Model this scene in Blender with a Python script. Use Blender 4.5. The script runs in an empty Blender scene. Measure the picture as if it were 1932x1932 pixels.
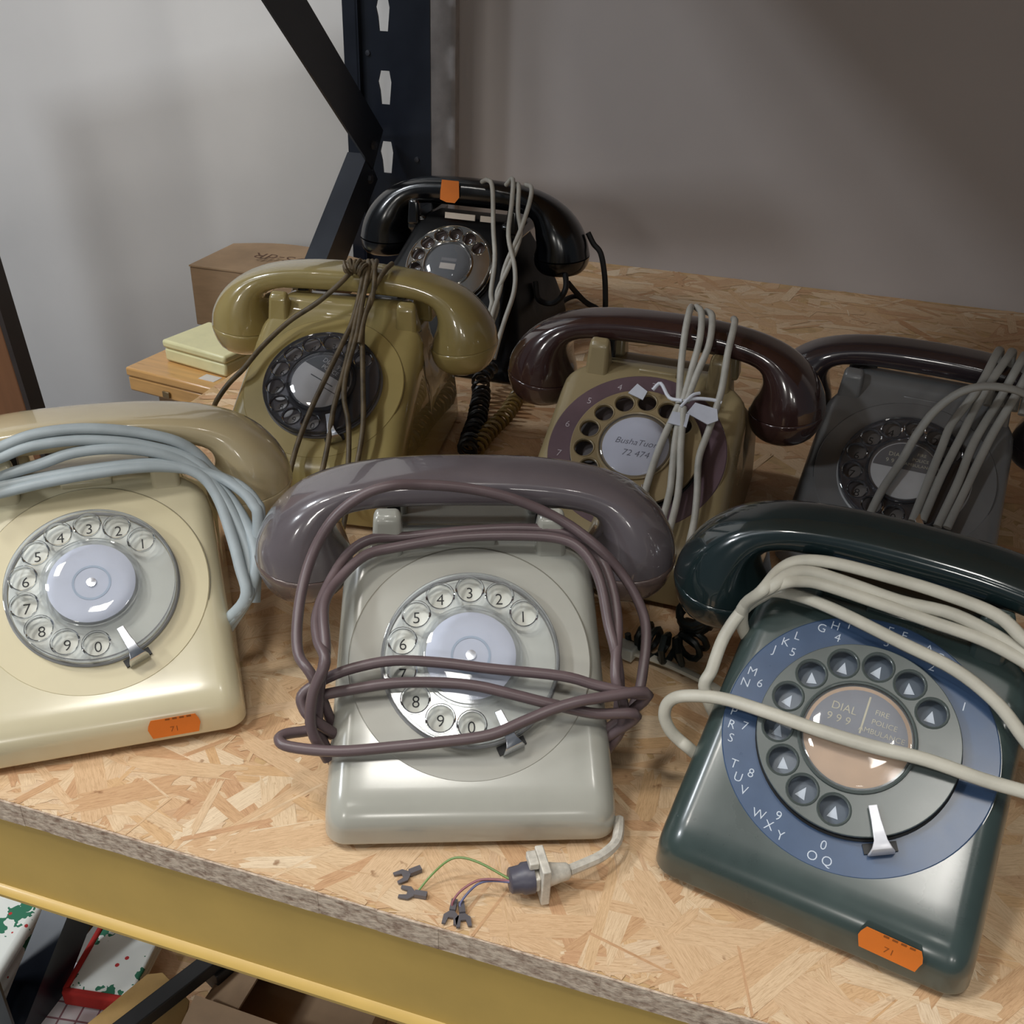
import bpy, math, random
from mathutils import Vector, Matrix

# ------------------------------------------------------------ camera, world, lights, exposure
MM = 0.001
ZS = 0.90                      # height of the shelf surface above the floor, metres
scn = bpy.context.scene
COL = scn.collection
scn.view_settings.view_transform = 'Standard'
scn.view_settings.look = 'None'
scn.view_settings.gamma = 1.0
scn.view_settings.exposure = 0.0
scn.view_settings.use_curve_mapping = False

def make_camera():
    p, r, H = 0.5239, 0.0369, 0.33516
    dn = Vector((0, -math.sin(p), -math.cos(p)))
    fw = Vector((0, math.cos(p), -math.sin(p)))
    ex = Vector((1, 0, 0))
    c, s = math.cos(r), math.sin(r)
    right = c * ex - s * dn
    down = s * ex + c * dn
    cam = bpy.data.cameras.new('camera')
    cam.sensor_width = 36.0
    cam.lens = 36.0 * 1919.8 / 1932.0
    cam.clip_start = 0.01
    o = bpy.data.objects.new('camera', cam)
    COL.objects.link(o)
    M = Matrix((( right.x, -down.x, -fw.x, 0), (right.y, -down.y, -fw.y, 0), (right.z, -down.z, -fw.z, H + ZS), (0, 0, 0, 1)))
    o.matrix_world = M
    scn.camera = o
make_camera()

w = bpy.data.worlds.new('world'); scn.world = w; w.use_nodes = True
w.node_tree.nodes['Background'].inputs[0].default_value = (0.80, 0.90, 1.0, 1)
w.node_tree.nodes['Background'].inputs[1].default_value = 0.10

def area(name, loc, target, sx, sy, power, col):
    l = bpy.data.lights.new(name, 'AREA'); l.shape = 'RECTANGLE'; l.size = sx; l.size_y = sy
    l.energy = power; l.color = col
    o = bpy.data.objects.new(name, l); COL.objects.link(o)
    o.location = loc
    o.rotation_euler = (Vector(target) - Vector(loc)).to_track_quat('-Z', 'Y').to_euler()
WH = (1.0, 0.965, 0.90)
CW = (0.90, 0.95, 1.0)
# ceiling panels of the shop plus added far fill lamps, in front of the shelving and off its open left end
for lx, ly, lz, s_, pw_, col_ in ((-0.80, 0.06, 2.95, .22, 12, WH), (-0.06, -0.53, 2.95, .30, 9, WH), (0.16, 0.05, 2.95, .16, 5, WH), (-1.20, -0.30, 2.95, .16, 6, WH), (0.85, -0.60, 2.95, .14, 3, WH),
                          (-0.55, -1.90, 2.95, .2, 3, WH), (-1.75, 0.45, 2.95, .3, 20, CW), (-2.50, -0.70, 2.95, .3, 44, CW), (0.05, -4.60, 2.35, .4, 13, WH), (-1.90, -4.20, 2.35, .4, 17, WH), (1.20, -5.60, 2.35, .4, 7, WH)):  # the lowest, farthest ones are fills added to brighten the back wall
    area('ceiling_and_fill_light', (lx, ly, lz), (lx, ly, 0) if ly > -3 else (0, 1.0, 1.0), s_, s_, pw_, col_)

# ------------------------------------------------------------ materials
def lin(c):
    return tuple(((v / 255) / 12.92 if v / 255 <= 0.04045 else ((v / 255 + 0.055) / 1.055) ** 2.4) for v in c) + (1,)

MATS = {}
def N(nt, t, **k):
    n = nt.nodes.new(t)
    for a, b in k.items():
        if a == 'ins':
            for i, v in b.items(): n.inputs[i].default_value = v
        else: setattr(n, a, b)
    return n

def mat(name, col, rough=0.4, metal=0.0, noise=0.06, scale=60, bump=0.0, coat=0.0, col2=None, spec=0.5, rnoise=0.08, stretch=None):
    """plastic / paint / card: a base colour broken up by soft grime noise"""
    if name in MATS: return MATS[name]
    m = bpy.data.materials.new(name); m.use_nodes = True; nt = m.node_tree
    b = nt.nodes['Principled BSDF']
    b.inputs['Metallic'].default_value = metal
    b.inputs['Coat Weight'].default_value = coat
    b.inputs['Coat Roughness'].default_value = 0.03 if coat >= 0.9 else 0.15
    b.inputs['Specular IOR Level'].default_value = spec
    tc = N(nt, 'ShaderNodeTexCoord')
    mp = N(nt, 'ShaderNodeMapping'); nt.links.new(tc.outputs['Object'], mp.inputs[0])
    if stretch: mp.inputs['Scale'].default_value = stretch
    no = N(nt, 'ShaderNodeTexNoise', ins={'Scale': scale, 'Detail': 5.0, 'Roughness': 0.6})
    nt.links.new(mp.outputs[0], no.inputs['Vector'])
    rp = N(nt, 'ShaderNodeValToRGB')
    c = lin(col); c2 = lin(col2) if col2 else tuple(v * (1 - noise * 3) for v in c[:3]) + (1,)
    rp.color_ramp.elements[0].position = 0.30; rp.color_ramp.elements[0].color = c2
    rp.color_ramp.elements[1].position = 0.62; rp.color_ramp.elements[1].color = c
    nt.links.new(no.outputs[0], rp.inputs[0]); nt.links.new(rp.outputs[0], b.inputs['Base Color'])
    ma = N(nt, 'ShaderNodeMath', operation='MULTIPLY_ADD', ins={1: rnoise * 2, 2: rough - rnoise})
    nt.links.new(no.outputs[0], ma.inputs[0]); nt.links.new(ma.outputs[0], b.inputs['Roughness'])
    if bump:
        bn = N(nt, 'ShaderNodeBump', ins={'Strength': bump, 'Distance': 0.0006})
        nt.links.new(no.outputs[0], bn.inputs['Height']); nt.links.new(bn.outputs[0], b.inputs['Normal'])
    MATS[name] = m; return m

def clear_plastic(name, tint, milk=0.10, rough=0.10):
    """thin clear moulding: passes light, reflects at its faces, slightly milky"""
    if name in MATS: return MATS[name]
    m = bpy.data.materials.new(name); m.use_nodes = True; nt = m.node_tree
    nt.nodes.remove(nt.nodes['Principled BSDF'])
    out = nt.nodes['Material Output']
    tr = N(nt, 'ShaderNodeBsdfTransparent', ins={0: lin(tint)})
    gl = N(nt, 'ShaderNodeBsdfGlossy', ins={0: (1, 1, 1, 1), 'Roughness': rough})
    df = N(nt, 'ShaderNodeBsdfDiffuse', ins={0: lin(tint)})
    fr = N(nt, 'ShaderNodeFresnel', ins={0: 1.45})
    m1 = N(nt, 'ShaderNodeMixShader', ins={0: milk}); m2 = N(nt, 'ShaderNodeMixShader')
    nt.links.new(tr.outputs[0], m1.inputs[1]); nt.links.new(df.outputs[0], m1.inputs[2])
    nt.links.new(fr.outputs[0], m2.inputs[0]); nt.links.new(m1.outputs[0], m2.inputs[1]); nt.links.new(gl.outputs[0], m2.inputs[2])
    nt.links.new(m2.outputs[0], out.inputs[0])
    MATS[name] = m; return m

def strand_mat():
    m = bpy.data.materials.new('wood_strand'); m.use_nodes = True; nt = m.node_tree
    b = nt.nodes['Principled BSDF']; b.inputs['Roughness'].default_value = 0.62; b.inputs['Specular IOR Level'].default_value = 0.3
    g = N(nt, 'ShaderNodeNewGeometry')
    rp = N(nt, 'ShaderNodeValToRGB')
    cr = rp.color_ramp
    tones = [(0.0, (206, 164, 126)), (0.10, (206, 166, 126)), (0.25, (218, 183, 144)), (0.45, (222, 190, 153)), (0.62, (227, 200, 165)), (0.80, (214, 175, 130)), (0.93, (234, 212, 181)), (1.0, (198, 152, 110))]
    cr.elements[0].position, cr.elements[0].color = tones[0][0], lin(tones[0][1])
    cr.elements[1].position, cr.elements[1].color = tones[-1][0], lin(tones[-1][1])
    for p_, c_ in tones[1:-1]:
        e = cr.elements.new(p_); e.color = lin(c_)
    nt.links.new(g.outputs['Random Per Island'], rp.inputs[0])
    uv = N(nt, 'ShaderNodeUVMap', uv_map='UVMap')
    mp = N(nt, 'ShaderNodeMapping'); mp.inputs['Scale'].default_value = (1.2, 16, 1)
    nt.links.new(uv.outputs[0], mp.inputs[0])
    no = N(nt, 'ShaderNodeTexNoise', ins={'Scale': 2.6, 'Detail': 8.0, 'Roughness': 0.75, 'Distortion': 1.2})
    nt.links.new(mp.outputs[0], no.inputs['Vector'])
    r2 = N(nt, 'ShaderNodeValToRGB'); r2.color_ramp.elements[0].position = 0.28; r2.color_ramp.elements[0].color = (0.50, 0.38, 0.27, 1)
    r2.color_ramp.elements[1].position = 0.55; r2.color_ramp.elements[1].color = (1, 1, 1, 1)
    nt.links.new(no.outputs[0], r2.inputs[0])
    mx = N(nt, 'ShaderNodeMix', data_type='RGBA', blend_type='MULTIPLY'); mx.inputs['Factor'].default_value = 0.75
    nt.links.new(rp.outputs[0], mx.inputs[6]); nt.links.new(r2.outputs[0], mx.inputs[7])
    # sparse dark specks of bark and resin
    tc = N(nt, 'ShaderNodeTexCoord')
    n3 = N(nt, 'ShaderNodeTexNoise', ins={'Scale': 130.0, 'Detail': 3.0}); nt.links.new(tc.outputs['Object'], n3.inputs['Vector'])
    r3 = N(nt, 'ShaderNodeValToRGB'); r3.color_ramp.elements[0].position = 0.24; r3.color_ramp.elements[0].color = (0.35, 0.22, 0.14, 1)
    r3.color_ramp.elements[1].position = 0.32; r3.color_ramp.elements[1].color = (1, 1, 1, 1)
    nt.links.new(n3.outputs[0], r3.inputs[0])
    m3 = N(nt, 'ShaderNodeMix', data_type='RGBA', blend_type='MULTIPLY'); m3.inputs['Factor'].default_value = 0.8
    nt.links.new(mx.outputs[2], m3.inputs[6]); nt.links.new(r3.outputs[0], m3.inputs[7])
    nt.links.new(m3.outputs[2], b.inputs['Base Color'])
    bn = N(nt, 'ShaderNodeBump', ins={'Strength': 0.35, 'Distance': 0.0005})
    nt.links.new(no.outputs[0], bn.inputs['Height']); nt.links.new(bn.outputs[0], b.inputs['Normal'])
    return m

def holly_mat(name, leaf, berry):
    m = bpy.data.materials.new(name); m.use_nodes = True; nt = m.node_tree
    b = nt.nodes['Principled BSDF']; b.inputs['Roughness'].default_value = 0.85
    tc = N(nt, 'ShaderNodeTexCoord')
    vo = N(nt, 'ShaderNodeTexVoronoi', ins={'Scale': 30.0}); nt.links.new(tc.outputs['Object'], vo.inputs['Vector'])
    no = N(nt, 'ShaderNodeTexNoise', ins={'Scale': 190.0, 'Detail': 1.0}); nt.links.new(tc.outputs['Object'], no.inputs['Vector'])
    ad = N(nt, 'ShaderNodeMath', operation='MULTIPLY_ADD', ins={1: 0.7}); nt.links.new(no.outputs[0], ad.inputs[0]); nt.links.new(vo.outputs['Distance'], ad.inputs[2])
    rp = N(nt, 'ShaderNodeValToRGB'); rp.color_ramp.interpolation = 'CONSTANT'
    rp.color_ramp.elements[0].color = lin(leaf); rp.color_ramp.elements[1].position = 0.64; rp.color_ramp.elements[1].color = lin((235, 238, 232))
    nt.links.new(ad.outputs[0], rp.inputs[0])
    v2 = N(nt, 'ShaderNodeTexVoronoi', ins={'Scale': 75.0}); nt.links.new(tc.outputs['Object'], v2.inputs['Vector'])
    lt = N(nt, 'ShaderNodeMath', operation='LESS_THAN', ins={1: 0.13}); nt.links.new(v2.outputs['Distance'], lt.inputs[0])
    mx = N(nt, 'ShaderNodeMix', data_type='RGBA'); nt.links.new(lt.outputs[0], mx.inputs[0])
    nt.links.new(rp.outputs[0], mx.inputs[6]); mx.inputs[7].default_value = lin(berry)
    nt.links.new(mx.outputs[2], b.inputs['Base Color'])
    return m

def check_mat(name, base, line):
    m = bpy.data.materials.new(name); m.use_nodes = True; nt = m.node_tree
    b = nt.nodes['Principled BSDF']; b.inputs['Roughness'].default_value = 0.85
    tc = N(nt, 'ShaderNodeTexCoord')
    br = N(nt, 'ShaderNodeTexBrick', ins={'Scale': 1.0, 'Mortar Size': 0.0008, 'Brick Width': 0.014, 'Row Height': 0.014, 'Color1': lin(base), 'Color2': lin(base), 'Mortar': lin(line)})
    br.offset = 0.0
    nt.links.new(tc.outputs['Object'], br.inputs['Vector']); nt.links.new(br.outputs[0], b.inputs['Base Color'])
    return m

# ------------------------------------------------------------ mesh helpers (all shape numbers in millimetres)
class MB:
    def __init__(s): s.v = []; s.f = []; s.uv = None
    def add(s, vs, fs, M=None):
        o = len(s.v)
        for v in vs:
            v = Vector(v)
            s.v.append(tuple(M @ v) if M is not None else tuple(v))
        s.f += [tuple(i + o for i in f) for f in fs]
        return s
    def box(s, x0, x1, y0, y1, z0, z1, M=None, t=0.0):
        """box with its top drawn in by t"""
        return s.add([(x0, y0, z0), (x1, y0, z0), (x1, y1, z0), (x0, y1, z0), (x0 + t, y0 + t, z1), (x1 - t, y0 + t, z1), (x1 - t, y1 - t, z1), (x0 + t, y1 - t, z1)],
                     [(0, 3, 2, 1), (4, 5, 6, 7), (0, 1, 5, 4), (1, 2, 6, 5), (2, 3, 7, 6), (3, 0, 4, 7)], M)
    def prism(s, pts, z0, z1, M=None):
        n = len(pts)
        return s.add([(p[0], p[1], z0) for p in pts] + [(p[0], p[1], z1) for p in pts],
                     [tuple(range(n))[::-1], tuple(range(n, 2 * n))] + [(i, (i + 1) % n, n + (i + 1) % n, n + i) for i in range(n)], M)
    def lathe(s, prof, n=48, M=None, closed=False):
        vs = []; fs = []
        for (r, z) in prof:
            for i in range(n):
                a = 2 * math.pi * i / n; vs.append((r * math.cos(a), r * math.sin(a), z))
        k = len(prof)
        for j in range(k if closed else k - 1):
            for i in range(n):
                a = j * n + i; b = j * n + (i + 1) % n; c = ((j + 1) % k) * n + (i + 1) % n; d = ((j + 1) % k) * n + i
                fs.append((a, b, c, d))
        if not closed:
            if prof[0][0] > 1e-6: fs.append(tuple(range(n))[::-1])
            if prof[-1][0] > 1e-6: fs.append(tuple(range((k - 1) * n, k * n)))
        return s.add(vs, fs, M)
    def tube(s, pts, r, n=8, flat=1.0, up=None, sub=4, ends=True):
        P = smooth_path(pts, sub); m = len(P)
        vs = []; prev = Vector(up) if up else None
        for i, p in enumerate(P):
            t = (P[min(i + 1, m - 1)] - P[max(i - 1, 0)]).normalized()
            if prev is None: prev = Vector((0, 0, 1)) if abs(t.z) < 0.9 else Vector((1, 0, 0))
            u = (prev - t * prev.dot(t))
            u = u.normalized() if u.length > 1e-5 else t.orthogonal().normalized()
            if not up: prev = u
            w_ = t.cross(u)
            for k in range(n):
                a = 2 * math.pi * k / n
                vs.append(p + u * (r * flat * math.cos(a)) + w_ * (r * math.sin(a)))
        fs = [(i * n + k, i * n + (k + 1) % n, (i + 1) * n + (k + 1) % n, (i + 1) * n + k) for i in range(m - 1) for k in range(n)]
        if ends: fs += [tuple(range(n))[::-1], tuple(range((m - 1) * n, m * n))]
        return s.add(vs, fs)
    def coil(s, pts, R, r, pitch, n=6):
        P = smooth_path(pts, 8); L = 0; out = []
        prev = Vector((0, 0, 1))
        for i in range(len(P) - 1):
            d = P[i + 1] - P[i]; t = d.normalized(); u = prev - t * prev.dot(t)
            u = u.normalized() if u.length > 1e-4 else t.orthogonal().normalized(); prev = u; w_ = t.cross(u)
            st = max(1, int(d.length / pitch * 12))
            for k in range(st):
                q = L + d.length * k / st; a = 2 * math.pi * q / pitch
                out.append(P[i] + d * (k / st) + u * (R * math.cos(a)) + w_ * (R * math.sin(a)))
            L += d.length
        return s.tube(out, r, n=n, sub=1)
    def text(s, txt, size, M, shear=0.0, depth=0.05):
        vs, fs = text_geo(txt, size, shear, depth)
        return s.add(vs, fs, M)
    def build(s, name, m, parent=None, smooth=True, angle=40, bevel=0.0, M=None, seg=2):
        me = bpy.data.meshes.new(name)
        me.from_pydata([(x * MM, y * MM, z * MM) for x, y, z in s.v], [], s.f)
        me.materials.append(m)
        me.update()
        o = bpy.data.objects.new(name, me); COL.objects.link(o)
        if parent: o.parent = parent
        if M is not None: o.matrix_basis = M
        if bevel:
            bv = o.modifiers.new('bevel', 'BEVEL'); bv.width = bevel * MM; bv.segments = seg; bv.limit_method = 'ANGLE'; bv.angle_limit = math.radians(35)
        if smooth:
            for p in me.polygons: p.use_smooth = True
            try: me.set_sharp_from_angle(angle=math.radians(angle))
            except Exception: pass
        return o

def smooth_path(pts, sub):
    P = [Vector(p) for p in pts]
    if sub <= 1 or len(P) < 3: return P
    Q = [2 * P[0] - P[1]] + P + [2 * P[-1] - P[-2]]
    out = []
    for i in range(1, len(Q) - 2):
        a, b, c, d = Q[i - 1], Q[i], Q[i + 1], Q[i + 2]
        for k in range(sub):
            t = k / sub
            out.append(0.5 * ((2 * b) + (c - a) * t + (2 * a - 5 * b + 4 * c - d) * t * t + (3 * b - a - 3 * c + d) * t ** 3))
    out.append(P[-1]); return out

_tc = {}
def curve_geo(cu):
    o = bpy.data.objects.new('tmp', cu); COL.objects.link(o)
    dg = bpy.context.evaluated_depsgraph_get()
    me = bpy.data.meshes.new_from_object(o.evaluated_get(dg))
    vs = [tuple(v.co) for v in me.vertices]; fs = [tuple(p.vertices) for p in me.polygons]
    bpy.data.objects.remove(o); bpy.data.meshes.remove(me)
    return vs, fs

def text_geo(txt, size, shear, depth):
    k = (txt, size, shear, depth)
    if k not in _tc:
        cu = bpy.data.curves.new('t', 'FONT'); cu.body = txt; cu.size = size; cu.shear = shear; cu.extrude = depth
        cu.resolution_u = 3; cu.offset = -0.008 * size; cu.align_x = 'CENTER'; cu.align_y = 'CENTER'
        _tc[k] = curve_geo(cu)
    return _tc[k]

def plate_geo(outer, holes, th, bev=0.0, res=40):
    """flat plate between closed 2-D outlines (lists of points), th thick, centred on z = 0"""
    cu = bpy.data.curves.new('p', 'CURVE'); cu.dimensions = '2D'; cu.fill_mode = 'BOTH'; cu.extrude = th / 2 - bev; cu.bevel_depth = bev; cu.bevel_resolution = 1
    for L in [outer] + holes:
        sp = cu.splines.new('POLY'); sp.points.add(len(L) - 1); sp.use_cyclic_u = True
        for i, p in enumerate(L): sp.points[i].co = (p[0], p[1], 0, 1)
    return curve_geo(cu)

def circ(cx, cy, r, n=32): return [(cx + r * math.cos(2 * math.pi * i / n), cy + r * math.sin(2 * math.pi * i / n)) for i in range(n)]

def thing(name, label, cat, x, y, z=0.0, rz=0.0, group=None, M=None):
    o = bpy.data.objects.new(name, None); COL.objects.link(o); o.empty_display_size = 0.02
    o.location = (x * MM, y * MM, z * MM + ZS); o.rotation_euler = (0, 0, rz)
    o['label'] = label; o['category'] = cat
    if group: o['group'] = group
    return o
def tag(o, label, cat, group=None, x=0, y=0, z=0, rz=0):
    o['label'] = label; o['category'] = cat
    if group: o['group'] = group
    o.location = (x * MM, y * MM, z * MM + ZS); o.rotation_euler = (0, 0, rz); return o
def struct(o, x=0, y=0, z=0, rz=0):
    o['kind'] = 'structure'; o.location = (x * MM, y * MM, z * MM + ZS); o.rotation_euler = (0, 0, rz); return o

PHI = -0.283       # the shelving unit runs along this heading; its own frame: x along the shelf, y into its depth
TI = lambda x, y, z: Matrix.Translation((x, y, z))
RX = lambda a: Matrix.Rotation(a, 4, 'X')
RZ = lambda a: Matrix.Rotation(a, 4, 'Z')
RY = lambda a: Matrix.Rotation(a, 4, 'Y')
sstep = lambda a, b, x: (lambda t: t * t * (3 - 2 * t))(min(1, max(0, (x - a) / (b - a))))
CORDS = {
 'mid': [
  [[-56,40,20],[-65.1,38.0,60.8],[-72.6,48.0,67.9],[-73.3,65.0,80.0],[-69.0,80.0,94.3],[-59.6,86.0,109.8],[-47.4,90.0,119.2],[-35.2,92.0,123.3],[-22.1,96.0,121.8],[-1.4,98.0,118.9],[19.6,98.0,113.5],[41.1,96.0,103.7],[56.8,88.0,94.9],[69.0,84.0,82.3],[76.6,78.0,70.9],[79.3,70.0,62.2],[77.3,58.0,51.6],[72.0,45.0,39.8],[56,34,20]],
  [[-60,24,30],[-66,26,45],[-65,30,60],[-59.7,35.0,73.0],[-63.4,45.0,76.2],[-65.0,58.0,80.0],[-60.9,75.0,85.3],[-53.6,88.0,91.6],[-43.4,94.0,95.2],[-27.7,96.0,95.2],[-1.2,97.0,97.6],[25.4,97.0,98.8],[44.6,95.0,96.9],[57.4,90.0,89.9],[62.7,78.0,82.5],[64.6,62.0,70.9],[61.2,40.0,59.9],[65,34,48],[64,32,36],[58,34,20]],
  [[-58,30,20],[-64,32,40],[-63,36,58],[-60.1,40.0,73.9],[-62.1,60.0,83.4],[-56.8,75.0,86.5],[-46.2,86.0,91.6],[-32.8,90.0,93.3],[-6.6,92.0,97.0],[19.8,92.0,98.1],[40.9,90.0,97.4],[51.0,84.0,93.7],[57.2,74.0,85.2],[60.0,60.0,72.4],[62.3,50.0,64.7],[64,42,52],[63,38,36],[56,38,20]],
  [[-52,34,30],[-65.2,30.3,45.9],[-69.9,32.9,51.3],[-69.5,36.2,56.1],[-58.1,41.0,60.8],[-46.4,43.4,63.7],[-31.6,44.5,65.7],[-11.8,43.5,65.0],[8.0,41.3,63.4],[37.8,38.5,61.4],[52.7,35.8,58.3],[67.7,33.6,55.5],[75.1,34.7,53.8]],
  [[-52,34,28],[-65.0,33.4,43.1],[-69.8,36.0,48.6],[-64.9,36.9,52.9],[-51.2,37.6,55.9],[-31.5,38.3,58.8],[-11.8,38.1,58.7],[3.0,35.9,58.4],[17.7,32.9,56.2],[37.4,29.4,52.5],[52.4,28.3,49.3],[69.9,29.6,46.6],[52,34,25]],
  [[-50,40,24],[-63.7,34.3,36.4],[-72.2,31.8,38.4],[-78.0,28.7,39.8],[-79.5,25.4,40.0],[-74.7,21.6,39.7],[-55.2,18.3,39.9],[-31.1,18.1,42.1],[-11.8,17.2,45.2],[7.4,17.8,48.0],[22.1,22.4,51.3],[36.9,26.3,55.2],[51.9,28.9,57.1],[75.1,34.7,53.8],[52,34,28]],
 ],
 'cream': [
  [[-50.1,90.0,110.0],[-40.6,96.0,112.3],[-34.0,99.0,114.1],[-20.1,101.0,118.0],[-3.0,102.0,118.8],[14.0,102.0,116.9],[31.1,101.0,113.0],[44.9,99.0,108.2],[53.5,97.0,101.3],[61.0,92.0,91.7],[71.9,80.0,89.6],[78.2,72.0,84.3],[79.2,66.0,77.0],[70,52,44]],
  [[-50.3,88.0,107.9],[-41.0,94.0,109.7],[-34.5,96.0,110.3],[-20.7,98.0,113.8],[-0.2,99.0,114.2],[20.2,99.0,111.0],[33.8,98.0,107.0],[47.6,96.0,101.7],[57.5,90.0,94.0],[66.8,80.0,83.3],[73.6,66.0,72.6],[75.2,52.0,63.9],[71.4,44.0,53.6],[66.7,40.0,46.3],[50,44,20]],
  [[-51.3,88.0,103.2],[-42.8,94.0,100.6],[-36.2,95.0,101.3],[-18.6,95.0,105.2],[-4.5,96.0,108.8],[9.5,96.0,109.6],[23.3,96.0,107.9],[37.0,95.0,104.3],[50.6,92.0,97.3],[60.3,84.0,89.0],[67.2,72.0,78.0],[71.5,58.0,65.3],[70.3,46.0,55.2],[66.8,38.0,48.5],[50,44,26]],
  [[-51.9,86.0,99.5],[-43.0,91.0,98.1],[-36.6,92.0,97.5],[-16.0,92.0,99.8],[4.8,92.0,101.3],[25.9,92.0,101.6],[40.0,92.0,99.5],[53.7,88.0,94.2],[60.5,80.0,85.9],[64.3,66.0,74.8],[66.9,50.0,62.1],[67.3,38.0,50.3],[50,44,30]],
  [[-52.1,84.0,97.3],[-43.2,88.0,95.6],[-36.7,89.0,95.4],[-16.1,89.0,98.5],[4.8,89.0,100.4],[25.8,90.0,100.6],[43.3,91.0,97.9],[60.9,88.0,92.9],[71.7,78.0,88.9],[77.2,70.0,83.8],[78.2,64.0,76.6],[72,50,40]],
 ],
 'green': [
  [[-50,60,30],[-63.5,58.1,54.3],[-63.3,63.2,62.7],[-62.6,72.7,74.3],[-58.5,81.9,84.5],[-52.7,88.0,90.0],[-47.6,89.2,93.3],[-34.9,89.0,94.4],[-18.2,86.4,93.8],[4.9,82.7,91.2],[26.8,79.2,88.7],[43.8,74.5,83.0],[56.2,67.9,75.8],[64.3,63.9,70.6]],
  [[-48,86,60],[-57,82,74],[-58,80,88],[-50.9,76.0,100.6],[-48.0,88.0,104.3],[-42.0,94.0,107.8],[-29.3,97.0,109.7],[-7.3,98.0,109.9],[14.2,97.0,110.0],[35.3,95.0,108.4],[46.9,90.0,104.2],[57.2,86.0,101.8]],
  [[-48,86,60],[-57,82,74],[-58,80,88],[-48.2,78.0,101.8],[-43.0,86.0,105.8],[-35.2,91.0,106.3],[-21.9,93.0,105.0],[0.4,94.0,102.8],[21.2,93.0,104.4],[42.7,90.0,100.6],[58.3,84.0,98.4]],
  [[-48,86,60],[-57,82,74],[-58,80,88],[-45.5,80.0,102.9],[-38.1,86.0,103.7],[-29.6,89.0,103.3],[-9.5,90.0,101.7],[12.2,90.0,100.2],[33.1,88.0,100.1],[49.0,85.0,97.8],[59.1,80.0,96.2]],
  [[-50,50,20],[-62.3,43.3,34.0],[-67.0,43.3,36.4],[-71.9,42.6,40.8],[-75.4,43.1,47.3],[-74.4,44.3,54.3],[-68.0,44.9,59.6],[-53.6,46.6,63.2],[-36.2,44.8,65.7],[-14.0,43.2,67.0],[6.7,44.0,67.5],[26.3,45.6,68.7],[45.8,47.1,67.3],[60.1,48.6,67.1],[69.1,49.7,66.6]],
 ],
 'ochre': [
  [[13.0,110.7,139.6],[7.5,104.1,136.2],[-0.6,93.8,127.7],[-14.1,88.0,116.3],[-31.3,81.7,104.5],[-45.1,66.4,91.2],[-52.6,51.9,81.0],[-61.1,46.5,72.3],[-67.4,40.1,62.9],[-73.3,43.5,53.1]],
  [[19.2,116.8,139.0],[21.1,104.0,137.4],[16.4,89.4,122.1],[14.9,67.2,97.9],[15.3,49.2,85.2],[14.7,30.6,70.8],[15.7,14.7,55.9],[16.5,0.2,44.5],[16.5,-15.8,32.9],[16.5,-29.8,19.5]],
  [[16.2,116.5,138.8],[21.7,104.1,137.4],[23.5,90.0,122.6],[19.4,81.5,108.0],[27.2,52.6,87.6],[35.5,22.9,64.2],[37.1,0.2,44.5],[37.1,-15.8,32.9],[37.1,-29.8,19.5]],
  [[11.5,115.5,138.1],[14.8,102.3,136.1],[14.6,89.2,122.0],[13.1,78.6,109.6],[10.4,66.8,100.1],[4.5,41.6,81.1],[0.9,26.0,68.9],[-2.9,10.7,53.2],[-2.9,-5.3,41.6],[-2.9,-19.3,28.2]],
  [[13.7,116.3,138.7],[17.9,102.5,137.5],[18.3,87.2,123.0],[18.3,71.0,104.2],[17.4,50.6,87.4],[20.2,34.4,76.0],[26.8,21.1,64.1],[32.1,-0.3,44.1],[32.1,-16.3,32.5],[32.1,-30.3,19.1]],
  [[28.6,120.6,136.9],[27.8,105.8,136.2],[23.7,95.9,128.0],[21.2,80.4,113.4],[21.2,66.7,100.0]],
 ],
 'twotone': [
  [[11.7,125.7,136.9],[13.0,111.2,138.9],[13.6,99.5,130.7],[15.4,86.7,114.3],[19.2,70.4,96.7]],
  [[14.7,126.1,137.2],[20.3,110.7,138.6],[23.1,95.9,128.1],[22.1,85.8,113.6],[21.3,70.6,98.0]],
  [[21.3,124.4,136.0],[26.9,109.5,137.8],[29.1,93.8,126.6],[25.8,83.4,111.9],[23.2,70.9,98.3]],
  [[38.3,122.0,134.3],[40.6,107.4,136.3],[40.8,90.5,124.3],[41.4,78.4,104.8],[39.3,62.6,87.5],[37.5,47.5,75.6],[41.0,31.0,62.7],[43.0,17.4,50.7],[43.0,1.4,39.1],[43.0,-12.6,25.7]],
  [[19.2,69.5,96.0],[14.9,50.0,79.9],[13.0,31.4,65.5],[13.0,15.4,53.9],[13.0,1.4,40.5]],
  [[20.9,68.8,95.5],[22.3,52.2,81.4],[25.1,35.2,68.2],[26.2,27.4,61.4],[26.2,11.4,49.8],[26.2,-2.6,36.4]],
  [[22.5,67.9,96.1],[26.6,47.2,79.1],[29.7,35.0,69.2],[31.4,22.9,59.4],[31.4,6.9,47.8],[31.4,-7.1,34.4]],
 ],
 'rear': [
  [[-12.4,19.6,39.6],[-9.3,33.2,50.5],[-2.9,49.1,64.1],[1.6,59.9,77.9],[8.0,66.1,92.1],[18.0,69.6,104.3],[29.3,71.3,110.4],[42.3,73.0,111.6],[52.6,76.3,109.0],[66.6,80.9,102.5],[66.6,64.9,90.9],[66.6,50.9,77.5]],
  [[11.3,22.0,40.1],[14.2,42.2,56.8],[17.0,61.5,71.6],[19.0,73.4,82.5],[24.9,83.2,94.3],[29.6,88.9,105.7],[34.1,107.2,118.6],[36.5,124.2,115.9],[36.5,108.2,104.3],[36.5,94.2,90.9]],
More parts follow.
